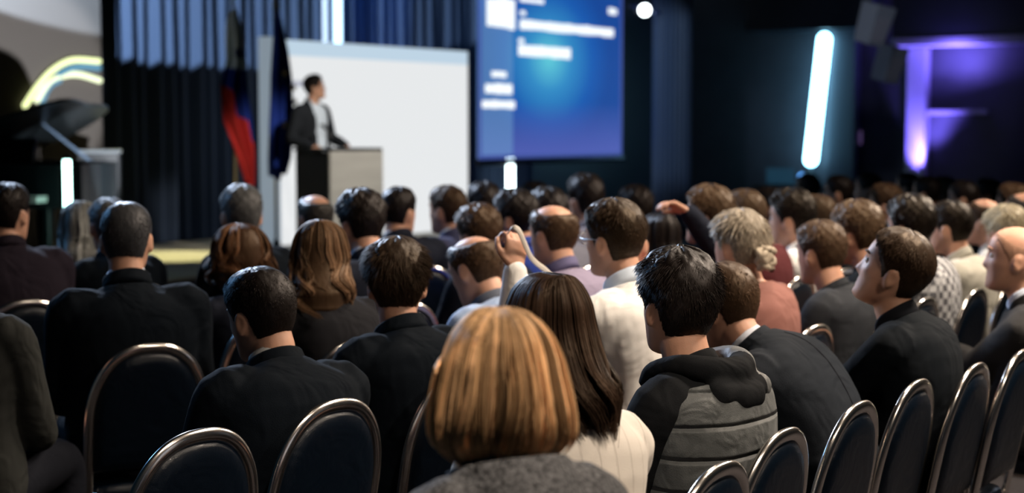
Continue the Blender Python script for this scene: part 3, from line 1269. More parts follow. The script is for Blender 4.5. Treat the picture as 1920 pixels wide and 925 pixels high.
# ---- curtains
def curtain(u0, u1, v, z0, z1, seed, label, color=(.020, .031, .056)):
    rng = np.random.default_rng(seed)
    n = int((u1 - u0) / .012)
    us = np.linspace(u0, u1, n)
    ph = np.cumsum(rng.uniform(.7, 1.3, n)) * .012
    base = .075 * np.sin(ph * 2 * PI / .21) + .03 * np.sin(ph * 2 * PI / .56 + 1)
    zs = np.linspace(z0, z1, 14)
    rows_f, rows_b = [], []
    for z in zs:
        k_ = .75 + .25 * (z1 - z) / (z1 - z0)
        y = v + base * k_ + .01 * np.sin(us * 9 + z * 1.3)
        rows_f.append(np.stack([us, y - .004, np.full(n, z)], -1))
        rows_b.append(np.stack([us, y + .004, np.full(n, z)], -1))
    A, B = np.array(rows_f), np.array(rows_b)
    r, c = A.shape[:2]
    V = np.concatenate([A.reshape(-1, 3), B.reshape(-1, 3)])
    Fq = [grid_faces(r, c, 0, False), grid_faces(r, c, r * c, False)[:, ::-1]]
    g = np.arange(r * c).reshape(r, c)
    for e in (g[0], g[-1], g[:, 0], g[:, -1]):
        Fq.append(np.stack([e[:-1], e[1:], e[1:] + r * c, e[:-1] + r * c], -1))
    me = quad_mesh('stage_curtain', V, np.concatenate(Fq))
    o = link('stage_curtain', me, mat('curtain_velvet', color, .8, .2), None)
    o.location = uv(0, 0)
    o.rotation_euler = (0, 0, ROOM)
    setp(o, label, 'curtain')
    return o


VC = 2.45
uT = u_at(622, VC)
curtain(u_at(194, VC), uT, VC, .31, 4.3, 3, 'dark blue pleated stage curtain hanging behind the two flags')
curtain(uT + .01, u_at(1000, VC), VC, .31, 4.3, 5, 'dark blue pleated stage curtain above and behind the bright white backdrop')

# ---- white backdrop
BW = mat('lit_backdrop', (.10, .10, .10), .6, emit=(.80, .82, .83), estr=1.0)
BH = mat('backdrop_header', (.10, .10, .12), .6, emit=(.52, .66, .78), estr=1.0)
root = room('backdrop_screen')
setp(root, 'bright white backdrop standing on the stage behind the lectern', 'backdrop')
ub0, ub1 = u_at(529, 1.0), u_at(878, 1.0)
zt0 = 2.55
b = MB().box(((ub0 + ub1) / 2, 1.03, (.31 + zt0 - .17) / 2), (ub1 - ub0, .05, zt0 - .17 - .31))
b.build('panel', BW, root)
b = MB().box(((ub0 + ub1) / 2, 1.03, zt0 - .085), (ub1 - ub0, .05, .17))
b.build('header_strip', BH, root)
WING = mat('backdrop_wing_white_glow', (.30, .31, .34), .6, emit=(.20, .25, .30), estr=1.0)  # emission added so the wing looks lit; no lamp inside it
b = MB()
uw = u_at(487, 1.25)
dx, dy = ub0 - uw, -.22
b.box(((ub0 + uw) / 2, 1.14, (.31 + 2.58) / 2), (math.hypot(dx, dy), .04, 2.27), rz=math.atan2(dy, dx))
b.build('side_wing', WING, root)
FAINT = mat('faint_print', (.45, .46, .55), .6, emit=(.6, .62, .72), estr=.6)
uu, zz = wallpx(560, 157, .99)
b = MB()
for k_ in range(3):
    b.box((uu + (k_ - 1) * .07, 1.0, zz), (.05, .012, .07))
    b.box((uu + (k_ - 1) * .07, .999, zz), (.02, .014, .03))
b.build('print', FAINT, root)

# tube light behind the backdrop, pale post beside it
tube_light('cool', u_at(635, 2.1), 2.1, 2.2, 4.2, .052, 3.4, (.45, .72, 1.0), 'tall white tube light rising above the backdrop in front of the curtain')
b = MB().box((0, 0, 1.9), (.07, .05, 3.8), bev=.01)
o = b.build('post', mat('pale_post', (.5, .52, .56), .5), None)
o.location = uv(u_at(612, 2.15), 2.15, .31)
o.rotation_euler = (0, 0, ROOM)
setp(o, 'pale grey upright post beside the tube light above the backdrop', 'post')

# ---- projection screen
root = room('projection_screen')
setp(root, 'blue projection screen with white text lines hanging right of the backdrop', 'screen')
us0, us1 = u_at(899, .95), u_at(1166, .95)
sw = us1 - us0
zb_, zt_ = 1.19, 3.75
m = bpy.data.materials.new('screen_image')
m.use_nodes = True
nt = m.node_tree
bs = nt.nodes['Principled BSDF']
bs.inputs['Base Color'].default_value = (.05, .05, .06, 1)
bs.inputs['Roughness'].default_value = .6
tc = nt.nodes.new('ShaderNodeTexCoord')
mp = nt.nodes.new('ShaderNodeMapping')
gcx, gcz = us0 + sw * .46, zb_ + 1.33
mp.inputs['Location'].default_value = (-gcx * .62, 0, -gcz * .80)
mp.inputs['Scale'].default_value = (.62, 0, .80)
nt.links.new(tc.outputs['Object'], mp.inputs['Vector'])
gr = nt.nodes.new('ShaderNodeTexGradient')
gr.gradient_type = 'SPHERICAL'
nt.links.new(mp.outputs['Vector'], gr.inputs['Vector'])
cr = nt.nodes.new('ShaderNodeValToRGB')
e = cr.color_ramp.elements
e[0].position, e[0].color = 0.0, (.008, .06, .30, 1)
e[1].position, e[1].color = 1.0, (.12, .60, .70, 1)
x_ = cr.color_ramp.elements.new(.30)
x_.color = (.010, .10, .42, 1)
x_ = cr.color_ramp.elements.new(.66)
x_.color = (.035, .26, .56, 1)
nt.links.new(gr.outputs['Fac'], cr.inputs['Fac'])
# violet lift towards the lower edge of the slide
sp = nt.nodes.new('ShaderNodeSeparateXYZ')
nt.links.new(tc.outputs['Object'], sp.inputs['Vector'])
mr = nt.nodes.new('ShaderNodeMapRange')
mr.inputs['From Min'].default_value = zb_ + .75
mr.inputs['From Max'].default_value = zb_
nt.links.new(sp.outputs['Z'], mr.inputs['Value'])
mx = nt.nodes.new('ShaderNodeMix')
mx.data_type = 'RGBA'
nt.links.new(mr.outputs['Result'], mx.inputs['Factor'])
nt.links.new(cr.outputs['Color'], mx.inputs[6])
mx.inputs[7].default_value = (.085, .115, .44, 1)
# paler column on the left of the slide
lt = nt.nodes.new('ShaderNodeMath')
lt.operation = 'LESS_THAN'
lt.inputs[1].default_value = us0 + sw * .215
nt.links.new(sp.outputs['X'], lt.inputs[0])
ml = nt.nodes.new('ShaderNodeMath')
ml.operation = 'MULTIPLY'
ml.inputs[1].default_value = .42
nt.links.new(lt.outputs[0], ml.inputs[0])
mx2 = nt.nodes.new('ShaderNodeMix')
mx2.data_type = 'RGBA'
nt.links.new(ml.outputs[0], mx2.inputs['Factor'])
nt.links.new(mx.outputs[2], mx2.inputs[6])
mx2.inputs[7].default_value = (.17, .36, .62, 1)
nt.links.new(mx2.outputs[2], bs.inputs['Emission Color'])
bs.inputs['Emission Strength'].default_value = 1.0
b = MB().box(((us0 + us1) / 2, .97, (zb_ + zt_) / 2), (sw, .02, zt_ - zb_))
b.build('screen_cloth', m, root)
TXT = glow('slide_white', (.92, .97, 1.0), 1.15)
EDGE = glow('screen_edge', (.10, .16, .62), .55)
b = MB()
b.tube([((us0 + us1) / 2 - sw / 2 - .02, .95, zb_ - .05), (us1 + .02, .95, zb_ - .05)], [.04, .04], 12)
b.build('bottom_bar', BLACK, root, True)
b = MB().box((us0 + .02, .955, (zb_ + zt_) / 2), (.05, .012, zt_ - zb_))
b.box((us1 - .02, .955, (zb_ + zt_) / 2), (.05, .012, zt_ - zb_))
b.box(((us0 + us1) / 2, .955, zb_ + .02), (sw, .012, .05))
b.build('border', EDGE, root)


def bar(px0, py0, px1, py1, hpx, name='slide_text'):
    a0, z0 = wallpx(px0, py0, .95)
    a1, z1 = wallpx(px1, py1, .95)
    zc = (z0 + z1) / 2
    h_ = hpx * uv((a0 + a1) / 2, .95).y / FPX
    rnd = random.Random(int(px0 + py0))
    k_ = max(3, int((a1 - a0) / .16))
    b2 = MB()
    x0 = a0
    for i in range(k_):                      # words of the line, too blurred to read
        x1 = a0 + (a1 - a0) * (i + 1) / k_
        b2.box(((x0 + x1) / 2, .952, zc + rnd.uniform(-.1, .1) * h_ * .3), (x1 - x0 - .012, .010, h_ * rnd.uniform(.85, 1.05)), bev=.004)
        x0 = x1
    b2.build(name, TXT, root)


bar(913, 25, 966, 25, 54, 'slide_block')
bar(975, 43, 1150, 64, 17)
bar(972, 94, 1070, 101, 21)
bar(975, 0, 1020, 2, 8)
bar(975, 24, 986, 25, 9)
bar(972, 76, 983, 77, 9)
bar(922, 139, 950, 140, 12)
bar(910, 166, 961, 167, 19)
bar(904, 195, 966, 197, 15)
bar(1140, 21, 1156, 22, 12)
u9, z9 = wallpx(957, 330, 2.3)
tube_light('low', u_at(957, 2.0), 2.0, .31, 1.25, .055, 9.0, (.75, .95, 1.0), 'short white tube light standing below the projection screen')
tube_light('left', u_at(124, -.55), -.55, .31, 1.36, .030, 9.0, (.55, 1.0, .88), 'white tube light standing beside the grand piano')
vt = v_at(1532, UC - .35)
ys = uv(UC - .35, vt).y
tl = empty('tube_light', uv(UC - .35, vt, .0), ROOM)
setp(tl, 'tall white tube light leaning against the right-hand wall', 'light', 'upright tube lights')
zlo, zhi = z_at(300, ys), z_at(74, ys)
b = MB()
b.tube([(0, .10, zlo), (0, -.11, zhi)], [.115, .115], 18)
b.build('light_tube', glow('tube_glow_right', (.30, .72, 1.0), 12.0), tl, True)
b = MB().cyl((0, .115, .02), (0, .10, zlo - .05), .03)
b.lathe([(.0, 0), (.2, 0), (.2, .02), (.03, .035), (0, .035)], 24, (0, .115, 0))
b.build('stand', BLACK, tl, True)

# ---- fluted grey column
b = MB()
n_ = 96
rs = []
for z in (0, 4.3):
    rs.append([((.27 + .012 * math.cos(i * 2 * PI / 96 * 24)) * math.cos(2 * PI * i / n_), (.27 + .012 * math.cos(i * 2 * PI / 96 * 24)) * math.sin(2 * PI * i / n_), z) for i in range(n_)])
b.loft(rs)
o = b.build('pillar_fluted', mat('blue_grey_column', (.10, .13, .19), .55, .4), None)
o.location = at(1259, 300, 23.0).xy.to_3d()
o['kind'] = 'structure'
lamp('column_light', 'SPOT', (0.9, 17.5, 4.1), 330, (.5, .7, 1.0), (2.3, 23.0, 2.0), .1, 26, .5)

# ---- flags
FW = cloth('flag_white', (.62, .62, .60), wr=.1)
FB = cloth('flag_blue', (.010, .030, .22), wr=.1)
FR = cloth('flag_red', (.42, .022, .020), wr=.1)
FD = cloth('flag_crest', (.03, .04, .12), wr=.1)
WOODP = mat('flag_pole_brass', (.30, .24, .14), .35, .5, .6)


def flag(px, ptop, pbot, outline, colour, label, mats, seed):
    v = .55
    u, _ = wallpx(px, 200, v)
    yy = uv(u, v).y
    zt, zbm = z_at(ptop, yy), z_at(pbot, yy)
    root = empty('flag', uv(u, v, .31), ROOM)
    setp(root, label, 'flag', 'flags on the stage')
    k_ = yy / FPX / RX * .80
    rng = np.random.default_rng(seed)
    n, c = 60, 48
    V = []
    ph = rng.uniform(0, 6, 4)
    for i in range(n + 1):
        bq = i / n
        xc, hw = np.interp(bq, [o_[0] for o_ in outline], [o_[1] for o_ in outline]), np.interp(bq, [o_[0] for o_ in outline], [o_[2] for o_ in outline])
        for j in range(c + 1):
            a_ = j / c * 2 - 1
            fold = .05 * math.sin(a_ * 7 + ph[0] + bq * 1.5) + .025 * math.sin(a_ * 15 + ph[1] - bq * 2)
            edge = .06 * math.sin(a_ * 4 + ph[2]) * bq
            V.append(((xc + a_ * hw - px) * k_, fold * min(1, hw / 12) - .06, zt + (zbm - zt) * bq + edge * .5 - .31))
    b = MB()
    th = len(V)
    V2 = V + [(x, y + .006, z) for x, y, z in V]
    F, mi = [], []
    for i in range(n):
        for j in range(c):
            a_ = i * (c + 1) + j
            q = (a_, a_ + 1, a_ + c + 2, a_ + c + 1)
            F.append(q)
            mi.append(colour(j / c, i / n))
            F.append(tuple(x + th for x in reversed(q)))
            mi.append(colour(j / c, i / n))
    me = bpy.data.meshes.new('cloth')
    me.from_pydata(V2, [], F)
    for mm in mats:
        me.materials.append(mm)
    me.polygons.foreach_set('material_index', mi)
    smooth(me)
    link('cloth', me, None, root)
    b = MB().cyl((0, 0, 0), (0, 0, zt - .31 + .04), .016)
    b.build('pole', WOODP, root, True)
    b = MB().lathe([(.0, 0), (.018, .01), (.022, .05), (.010, .10), (0, .16)], 12, (0, 0, zt - .29))
    b.build('finial', WOODP, root, True)
    b = MB().lathe([(0, 0), (.18, 0), (.18, .02), (.05, .05), (.025, .12), (0, .12)], 24)
    b.build('base', BLACK, root, True)
    return root, k_, zt, zbm


def c_slo(a_, b_):
    if b_ < .345:
        return 3 if (.22 < b_ < .27 and .15 < a_ < .8) else 0
    return 1 if b_ < .40 + .36 * a_ else 2


flag(440, 14, 346, [(0, 434, 2), (.10, 436, 10), (.30, 439, 15), (.45, 434, 24), (.65, 440, 25), (.82, 452, 16), (1, 460, 7)],
     c_slo, 'white, blue and red striped flag hanging in folds left of the backdrop', [FW, FB, FR, FD], 2)
root, k_, zt, zbm = flag(516, 20, 332, [(0, 516, 2), (.15, 516, 9), (.4, 517, 17), (.7, 516, 20), (.9, 513, 17), (1, 510, 11)],
                         lambda a_, b_: 0, 'dark blue flag with gold stars beside the backdrop edge', [FB], 7)
GOLD = mat('flag_gold', (.75, .55, .22), .6)
for sx, sy in ((512, 138), (529, 164), (531, 190), (530, 214), (528, 232), (512, 233)):
    b = MB()
    pts = []
    for i in range(10):
        rr = .05 if i % 2 == 0 else .02
        pts.append((rr * math.sin(i * PI / 5), rr * math.cos(i * PI / 5)))
    X0, Z0 = (sx - 516) * k_, zt + (zbm - zt) * (sy - 20) / 312 - .31
    b.loft([[(X0 + x, -.17, Z0 + z) for x, z in pts], [(X0 + x, -.165, Z0 + z) for x, z in pts]])
    b.build('star', GOLD, root)

# ---- lectern
root = empty('lectern', (0, 0, 0))
LG = mat('lectern_grey', (.36, .35, .33), .45, .4, metal=.0, var=.08, vscale=2, stretch=(1, 1, 6))
yl = 15.75
pL, pM, pR = at(549, 278, yl + .25), at(617, 278, yl - .02), at(716, 278, yl + .30)
hL = pM.z - .31
root.location = (pM.x, pM.y, .31)
A_ = np.array([pR.x - pM.x, pR.y - pM.y])
B_2 = np.array([pL.x - pM.x, pL.y - pM.y])


def quad_box(mb, o_, A, B, z0, z1):
    q = [o_, o_ + A, o_ + A + B, o_ + B]
    mb.loft([[(x, y, z0) for x, y in q], [(x, y, z1) for x, y in q]])
    return mb


setp(root, 'tall grey-fronted lectern with black side in front of the speaker', 'lectern')
z00 = np.array([0.0, 0.0])
quad_box(MB(), A_ * .03 + B_2 * .03, A_ * .94, B_2 * .94, 0, hL - .04).build('body', BLACK, root)
nrm = np.array([A_[1], -A_[0]]) / np.linalg.norm(A_)
quad_box(MB(), nrm * .02, A_, -nrm * .025 + B_2 * .02, .02, hL - .03).build('front_panel', LG, root)
quad_box(MB(), z00 + nrm * .01, A_, B_2, hL - .03, hL).build('top', BLACK, root)
b = MB()
mc = A_ * .45 + B_2 * .6
b.tube(resample([(mc[0], mc[1], hL), (mc[0], mc[1], hL + .12), (mc[0] - .06, mc[1] + .02, hL + .20)], 10), .007, 8)
b.tube([(mc[0] - .06, mc[1] + .02, hL + .20), (mc[0] - .09, mc[1] + .03, hL + .225)], [.016, .018], 10)
b.build('microphone', BLACK, root, True)

# ---- grand piano on the stage, seen past the audience
root = empty('grand_piano', Vector((-4.37, 14.1, .31)), R(-12))
root.location.z = .31
setp(root, 'black grand piano with raised lid before the grey wall', 'piano')
outl = [(-.75, -.70), (.75, -.70), (.75, .10), (.70, .55), (.48, .85), (.25, 1.05), (-.02, 1.22), (-.35, 1.30), (-.62, 1.22), (-.75, .95)]
oq = resample([o_ + (0,) for o_ in outl + outl[:1]], 60)[:-1, :2]
b = MB()
b.loft([[(x, y, .62) for x, y in oq], [(x, y, .98) for x, y in oq], [(x * .96, y * .96, .98) for x, y in oq], [(x * .96, y * .96, .90) for x, y in oq]])
b.build('case', BLACKGLOSS, root)
hx = -.75
la_ = R(19)
b = MB()
lid = [((x - hx) * math.cos(la_) + hx, y, .99 + (x - hx) * math.sin(la_)) for x, y in oq if True]
lid2 = [((x - hx) * math.cos(la_) + hx - .02 * math.sin(la_), y, 1.012 + (x - hx) * math.sin(la_)) for x, y in oq]
b.loft([lid, lid2])
b.build('lid', BLACKGLOSS, root)
b = MB().tube([(.68, .15, .96), (.20, .10, .99 + 1.05 * math.sin(la_))], [.014, .014], 8)
b.build('prop_stick', mat('prop_blue_black', (.05, .07, .10), .3), root, True)
b = MB().box((0, -.78, .70), (1.36, .22, .05))
b.build('keyboard', mat('piano_keys', (.7, .7, .66), .3), root)
b = MB()
b.loft([[(-.35, -.35, .98), (.35, -.35, .98), (.35, -.33, .98), (-.35, -.33, .98)], [(-.35, -.27, 1.2), (.35, -.27, 1.2), (.35, -.25, 1.2), (-.35, -.25, 1.2)]])
b.build('music_desk', BLACKGLOSS, root)
for x, y in ((-.62, -.6), (.62, -.6), (-.3, 1.0)):
    b = MB().tube([(x, y, .63), (x, y, .30), (x, y, .06)], [.06, .045, .035], 12)
    b.lathe([(0, 0), (.04, 0), (.04, .06), (0, .06)], 12, (x, y, 0))
    b.build('leg', BLACKGLOSS, root, True)
b = MB().box((0, -.35, .12), (.22, .05, .06)).cyl((-.08, -.35, .12), (-.08, -.35, .65), .015).cyl((.08, -.35, .12), (.08, -.35, .65), .015)
b.build('pedal_lyre', BLACKGLOSS, root)

# flight case next to the piano
c_ = at(186, 300, 15.6)
root = empty('flight_case', (c_.x, c_.y, .31), R(12))
setp(root, 'black upright equipment case with pale lid edge beside the piano', 'case')
hh = z_at(284, 15.6) - .31
MB().box((0, 0, hh / 2), (.40, .35, hh - .02), bev=.012).build('body', BLACK, root)
MB().box((0, 0, hh), (.42, .37, .03), bev=.008).build('lid', mat('case_lid', (.10, .11, .12), .5), root)
for k_ in (.35, .65):
    MB().box((0, -.178, hh * k_), (.34, .012, .012)).build('trim_rail', mat('case_rail', (.2, .22, .25), .35, metal=.8), root)

# ---- glowing arcs on the grey wall
root = room('wall_light_sign')
setp(root, 'glowing yellow and blue arcs mounted on the grey wall above the piano', 'sign')
for nm, col, st_, pts, rr in (
        ('yellow_arc', (.90, 1.0, .48), 1.5, [(48, 198), (72, 163), (102, 131), (138, 113), (187, 115)], .030),
        ('yellow_arc', (.90, 1.0, .62), 1.5, [(70, 188), (90, 161), (117, 143), (150, 140), (188, 151)], .030),
        ('blue_arc', (.05, .42, .70), .55, [(112, 140), (135, 128), (160, 125), (186, 127)], .036),
        ('blue_arc', (.05, .42, .70), .55, [(80, 188), (88, 170), (98, 158), (112, 151)], .034)):
    q = [(wallpx(x, y, 2.0)[0], 2.0, wallpx(x, y, 2.0)[1]) for x, y in pts]
    b = MB().tube(resample(q, 24), rr, 10)
    b.build(nm, glow('sign_%s_%d' % (nm, int(col[2] * 100)), col, st_), root, True)

# ---- hanging loudspeakers, stage lamp, little signs
GREYSP = mat('loudspeaker_grey', (.20, .21, .24), .5, .4)


def loudspeaker(px, py, Y, label, tilt):
    c_ = at(px, py, Y)
    root = empty('loudspeaker', c_, R(28))
    setp(root, label, 'speaker', 'loudspeakers hung under the ceiling')
    b = MB()
    rs = []
    for z, w_, d_ in ((-.24, .12, .11), (-.23, .135, .125), (.23, .165, .14), (.24, .15, .125)):
        rs.append([(x * w_, y * d_, z) for x, y in ((1, 1), (-1, 1), (-.82, -1), (.82, -1))])
    b.loft(rs)
    o = b.build('cabinet', GREYSP, root)
    o.rotation_euler = (R(tilt), R(9), 0)
    b = MB().box((0, -.13, 0), (.20, .012, .38), bev=.004)
    o = b.build('grille', mat('grille_grey', (.24, .23, .26), .6, bump=.6, bscale=200), root)
    o.rotation_euler = (R(tilt), R(9), 0)
    b = MB().tube([(0, .05, .18), (0, .18, .5), (0, .2, 4.3 - c_.z)], [.018, .018, .018], 8)
    b.build('bracket', BLACK, root, True)


loudspeaker(1640, 46, 19.0, 'upper grey loudspeaker hung left of the purple-lit beam', 14)
loudspeaker(1668, 120, 21.0, 'lower grey loudspeaker hung left of the purple-lit beam', 14)
lamp('loudspeaker_light', 'SPOT', (3.2, 13.5, 3.9), 300, (.7, .8, 1.0), (4.7, 20.0, 3.0), .1, 22, .5)

c_ = at(1206, 20, 17.0)
root = empty('stage_lamp', c_, R(10))
setp(root, 'small glaring stage lamp hanging right of the projection screen', 'lamp')
b = MB().tube([(0, .16, .05), (0, .05, .02), (0, -.06, 0)], [.05, .075, .085], 16, roundcap=False)
b.build('housing', BLACK, root, True)
b = MB().tube([(0, -.058, 0), (0, -.072, -.004)], [.066, .06], 16)
b.build('lens', glow('stage_lamp_lens', (.85, .95, 1.0), 9.0), root, True)
b = MB().tube([(0, .05, .08), (0, .05, 4.3 - c_.z)], [.012, .012], 8)
b.build('bracket', BLACK, root, True)
for dxp, dyp in ((24, 8), (-22, -4)):
    b = MB().box((dxp * 17 / 3000, -.05, -dyp * 17 / 3000 + .02), (.09, .05, .03), bev=.008)
    b.build('barn_door', mat('barn_blue', (.02, .05, .2), .4), root)

vsn = v_at(1610, UC)
o = MB().box((0, 0, 0), (.02, .13, .22), bev=.004).build('wall_plate', glow('plate_violet', (.16, .10, .28), .35), None)
o.location = uv(UC - .02, vsn, z_at(258, uv(UC, vsn).y))
o.rotation_euler = (0, 0, ROOM)
setp(o, 'small dim violet wall plate right of the pilaster', 'sign')

vsn = v_at(1480, UC - .8)
ysn = uv(UC - .8, vsn).y
root = empty('mixing_desk', uv(UC - .8, vsn, 0), ROOM)
setp(root, 'dark control desk with a blue lamp near the right-hand wall', 'desk')
zd = z_at(345, ysn)
MB().box((0, 0, zd * .93), (.5, 1.1, .06), bev=.01).build('desk_top', BLACK, root)
for x, y in ((-.2, -.5), (.2, -.5), (-.2, .5), (.2, .5)):
    MB().box((x, y, zd * .45), (.05, .05, zd * .9)).build('leg', BLACK, root)
MB().box((0, .15, zd + .13), (.03, .5, .26), bev=.01).build('monitor', glow('monitor_dim', (.01, .05, .09), .6), root)
MB().lathe([(0, -.06), (.04, -.05), (.06, 0), (.04, .05), (0, .06)], 16, (-.1, -.28, z_at(331, ysn))).build('lamp_bulb', glow('lamp_blue', (.12, .40, 1.0), 3.0), root, True)
MB().cyl((-.1, -.28, zd * .93), (-.1, -.28, z_at(331, ysn) - .05), .008).build('lamp_stem', BLACK, root)

# purple up-lights at the right-hand wall
PUR = (.20, .15, 1.0)
vpu = v_at(1742, UC - .3)
for k_, (dv, e_) in enumerate(((0.0, 60), (.22, 26))):
    c_ = uv(UC - .42, vpu + dv, .75)
    root = empty('uplighter', (c_.x, c_.y, 0), ROOM)
    setp(root, ('purple uplighter on the floor before the right-hand wall', 'purple uplighter on the floor by the lilac pilaster')[k_], 'light', 'uplighters at the right-hand wall')
    MB().lathe([(0, 0), (.10, 0), (.10, .04), (.02, .05), (.02, .58), (0, .58)], 20).build('stand', BLACK, root, True)
    MB().lathe([(0, .56), (.07, .56), (.08, .68), (.07, .68), (.06, .60), (0, .60)], 20).build('can', BLACK, root, True)
    lamp('uplighter_beam', 'SPOT', (c_.x, c_.y, .72), e_ * 16, PUR, uv(UC - .1, vpu + dv * .6, 2.9), .06, 60, .8)
lamp('beam_cove_light', 'AREA', uv(UC - .6, v_at(1790, UC - .6), 2.55), 40, PUR, uv(UC - .3, v_at(1790, UC - .3), 2.95), .3)


# ------------------------------------------------------------------ the audience
def seat_at(px, top, yaw):                 # centre of a chair whose back tops out at this pixel
    p_ = at(px, top, (CAMH - ARH) * FPX / (top - HZ))
    return (p_.x - math.sin(R(yaw)) * .295, p_.y + math.cos(R(yaw)) * .295, yaw)


def own_chair(p, who, yaw=None):
    y_ = math.degrees(p.yaw) if yaw is None else yaw
    f_ = np.array([-math.sin(R(y_)), math.cos(R(y_))])
    c_ = p.hip + f_ * .06
    return chair(c_[0], c_[1], y_, 'chair under ' + who)


def kw_short(top=.020, side=.009, n=0, **k):
    d = dict(top=top, side=side, n_str=n)
    d.update(k)
    return ('short', d)


DARK, BLK, BRN, LBR, GREY, BLOND = (.014, .010, .008), (.007, .006, .006), (.045, .025, .014), (.15, .085, .045), (.20, .20, .205), (.50, .27, .105)

# front row of chairs on the right, and the loose ones on the left
seats = {}
for nm, px, top, yaw, lab in (
        ('a', 1350, 890, 57, 'empty black banquet chair cut by the lower edge, behind the quilted vest'),
        ('b', 1470, 823, 57, 'black banquet chair with chrome arch behind the person in the quilted vest'),
        ('c', 1610, 770, 57, 'black banquet chair with chrome arch, third in the right-hand row'),
        ('d', 1720, 727, 57, 'black banquet chair with chrome arch, fourth in the right-hand row'),
        ('e', 1830, 695, 57, 'black banquet chair behind the person in the black polo, fifth of the right-hand row'),
        ('f', 1916, 668, 57, 'black banquet chair cut by the right frame edge, sixth of the right-hand row'),
        ('g', 375, 823, 50, 'empty black banquet chair with gleaming arch low in the left foreground'),
        ('h', 630, 765, 52, 'black banquet chair with chrome arch behind the dark-suited person bending left'),
        ('i', 872, 706, 46, 'black banquet chair half hidden by the person in the grey sweater')):
    seats[nm] = seat_at(px, top, yaw)
    chair(*seats[nm], lab)
sx_, sy_ = seats['f'][0] + .50, seats['f'][1] + .66
seats['k'] = (sx_, sy_, 57)
chair(sx_, sy_, 57, 'black banquet chair under the person in the grey tweed jacket at the right edge')

# blonde bob, grey sweater
T_BOB = [(.137, .006, .008, -.012), (.133, .030, .030, -.045), (.121, .054, .055, -.080), (.10, .073, .080, -.105), (.07, .086, .097, -.119), (.03, .095, .103, -.127),
         (-.01, .104, .098, -.129), (-.05, .1105, .092, -.122), (-.080, .108, .083, -.108), (-.097, .098, .074, -.090), (-.112, .080, .06, -.066), (-.125, .066, .05, -.05)]
p = person(937, 565, 1250, 'person in a charcoal knit sweater seen from behind, nearest in the foreground', 24, 12, cloth_kind='knit', c1=mat('cloth_charcoal_knit', (.10, .10, .105), .9, .1, bump=1.0, bscale=160, var=.9, vscale=170, wrinkle=.2), c1n='charcoal_knit',
           bw=.70, slope=.72, neck=.030, hk=.93, fwd=.05, hair=('long', dict(table=T_BOB, zend=-.108, n_str=5200, azmin=58, wave=.035, wfreq=26, srad=.00125, clumps=150, lay_amp=.011, streak=(.30, (1.3, 1.35, 1.45)), roots=.5)),
           hairc='blonde', hc=(.74, .44, .22), lift=.017, hlabel='chin-length blonde bob', limb=.92)
own_chair(p, 'the person in the charcoal sweater')
T_LONG = [(.131, .006, .008, -.012), (.127, .030, .030, -.045), (.116, .052, .055, -.078), (.10, .066, .078, -.098), (.07, .079, .094, -.113), (.03, .086, .10, -.120),
          (-.01, .089, .092, -.121), (-.05, .091, .08, -.116), (-.10, .078, .06, -.115), (-.15, .064, .02, -.150), (-.20, .060, -.03, -.175), (-.32, .060, -.08, -.215)]
seats['w'] = (seats['a'][0] - .24, seats['a'][1] - .345, 57)
p = person(1026, 505, 965, 'person in a white ribbed jacket with long hair, beside the charcoal sweater', 38, 26, cloth_kind='coat', bw=.90, fwd=.05, chair=seats['w'], hk=.95,
           c1=mat('cloth_white_ribbed', (.60, .55, .49), .8, .3, bump=.2, bscale=400, wrinkle=.25, wscale=5, wave=('X', 7.5, .15, 60, .0018)), c1n='white_ribbed',
           hair=('long', dict(table=T_LONG, zend=-.192, n_str=4800, azmin=58, wave=.03, wfreq=22, curl=.020, srad=.0012, clumps=60, lay_amp=.008)),
           hairc='dark_brown', hc=(.030, .017, .011), lift=.012, hlabel='long dark brown hair with curled ends', limb=.93)
chair(*seats['w'], 'chair under the person in the white ribbed jacket')

# black hooded jacket with grey quilted vest
p = person(1272, 470, 770, 'person in a black hoodie with a grey quilted vest', 50, 24, pitch=2, chair=seats['b'], fwd=.06, cloth_kind='hoodie', c1=(.006, .0065, .0075), c1n='black_fleece',
           hair=kw_short(.034, .016, 9000, nape=.010, length=.036, messy=.42, lump=.14, srad=.0011), hairc='near_black', hc=(.016, .011, .009), lift=.022, c2=None, bw=1.0)
QUILT = mat('cloth_grey_quilt', (.052, .056, .056), .62, .35, bump=.25, bscale=350, wrinkle=.55, wscale=10, sheen=.1, wave=('Z', 4.2, 1.0, 22, .016))
g = MB()
g.loft(torso_rings(p, .038, t0=-.18, t1=.90, bw=.97))
vm = voxel('vest', g, .0075, 4)
link('vest', vm, QUILT, p.root)
g = MB()
hp = []
T_, X_, U_ = p.T, p.X, p.U
for x, u_, t_, r_ in ((-.070, .085, -.010, .018), (-.100, .030, .008, .026), (-.104, -.050, .006, .030), (-.070, -.100, -.016, .034), (0, -.120, -.030, .036),
                      (.070, -.100, -.016, .034), (.104, -.050, .006, .030), (.100, .030, .008, .026), (.070, .085, -.010, .018)):
    q = p.cN + X_ * x + U_ * u_ + T_ * (t_ + .010)
    hp.append((*q, r_))
hq = resample(hp, 40)
g.tube(hq[:, :3], hq[:, 3], 16)
for x, u_, t_, r_ in ((0, -.128, -.080, .040), (-.055, -.120, -.065, .036), (.055, -.120, -.065, .036)):
    q = p.cN + X_ * x + U_ * u_ + T_ * t_
    g.tube([q - X_ * .03, q + X_ * .03], [r_, r_], 14)
hm = voxel('hood', g, .007, 6)
hm.materials.append(p.cm)
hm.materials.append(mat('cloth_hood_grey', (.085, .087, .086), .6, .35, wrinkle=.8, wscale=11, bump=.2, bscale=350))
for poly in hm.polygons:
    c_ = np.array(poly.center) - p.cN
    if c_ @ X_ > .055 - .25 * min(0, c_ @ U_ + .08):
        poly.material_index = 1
link('hood', hm, None, p.root)

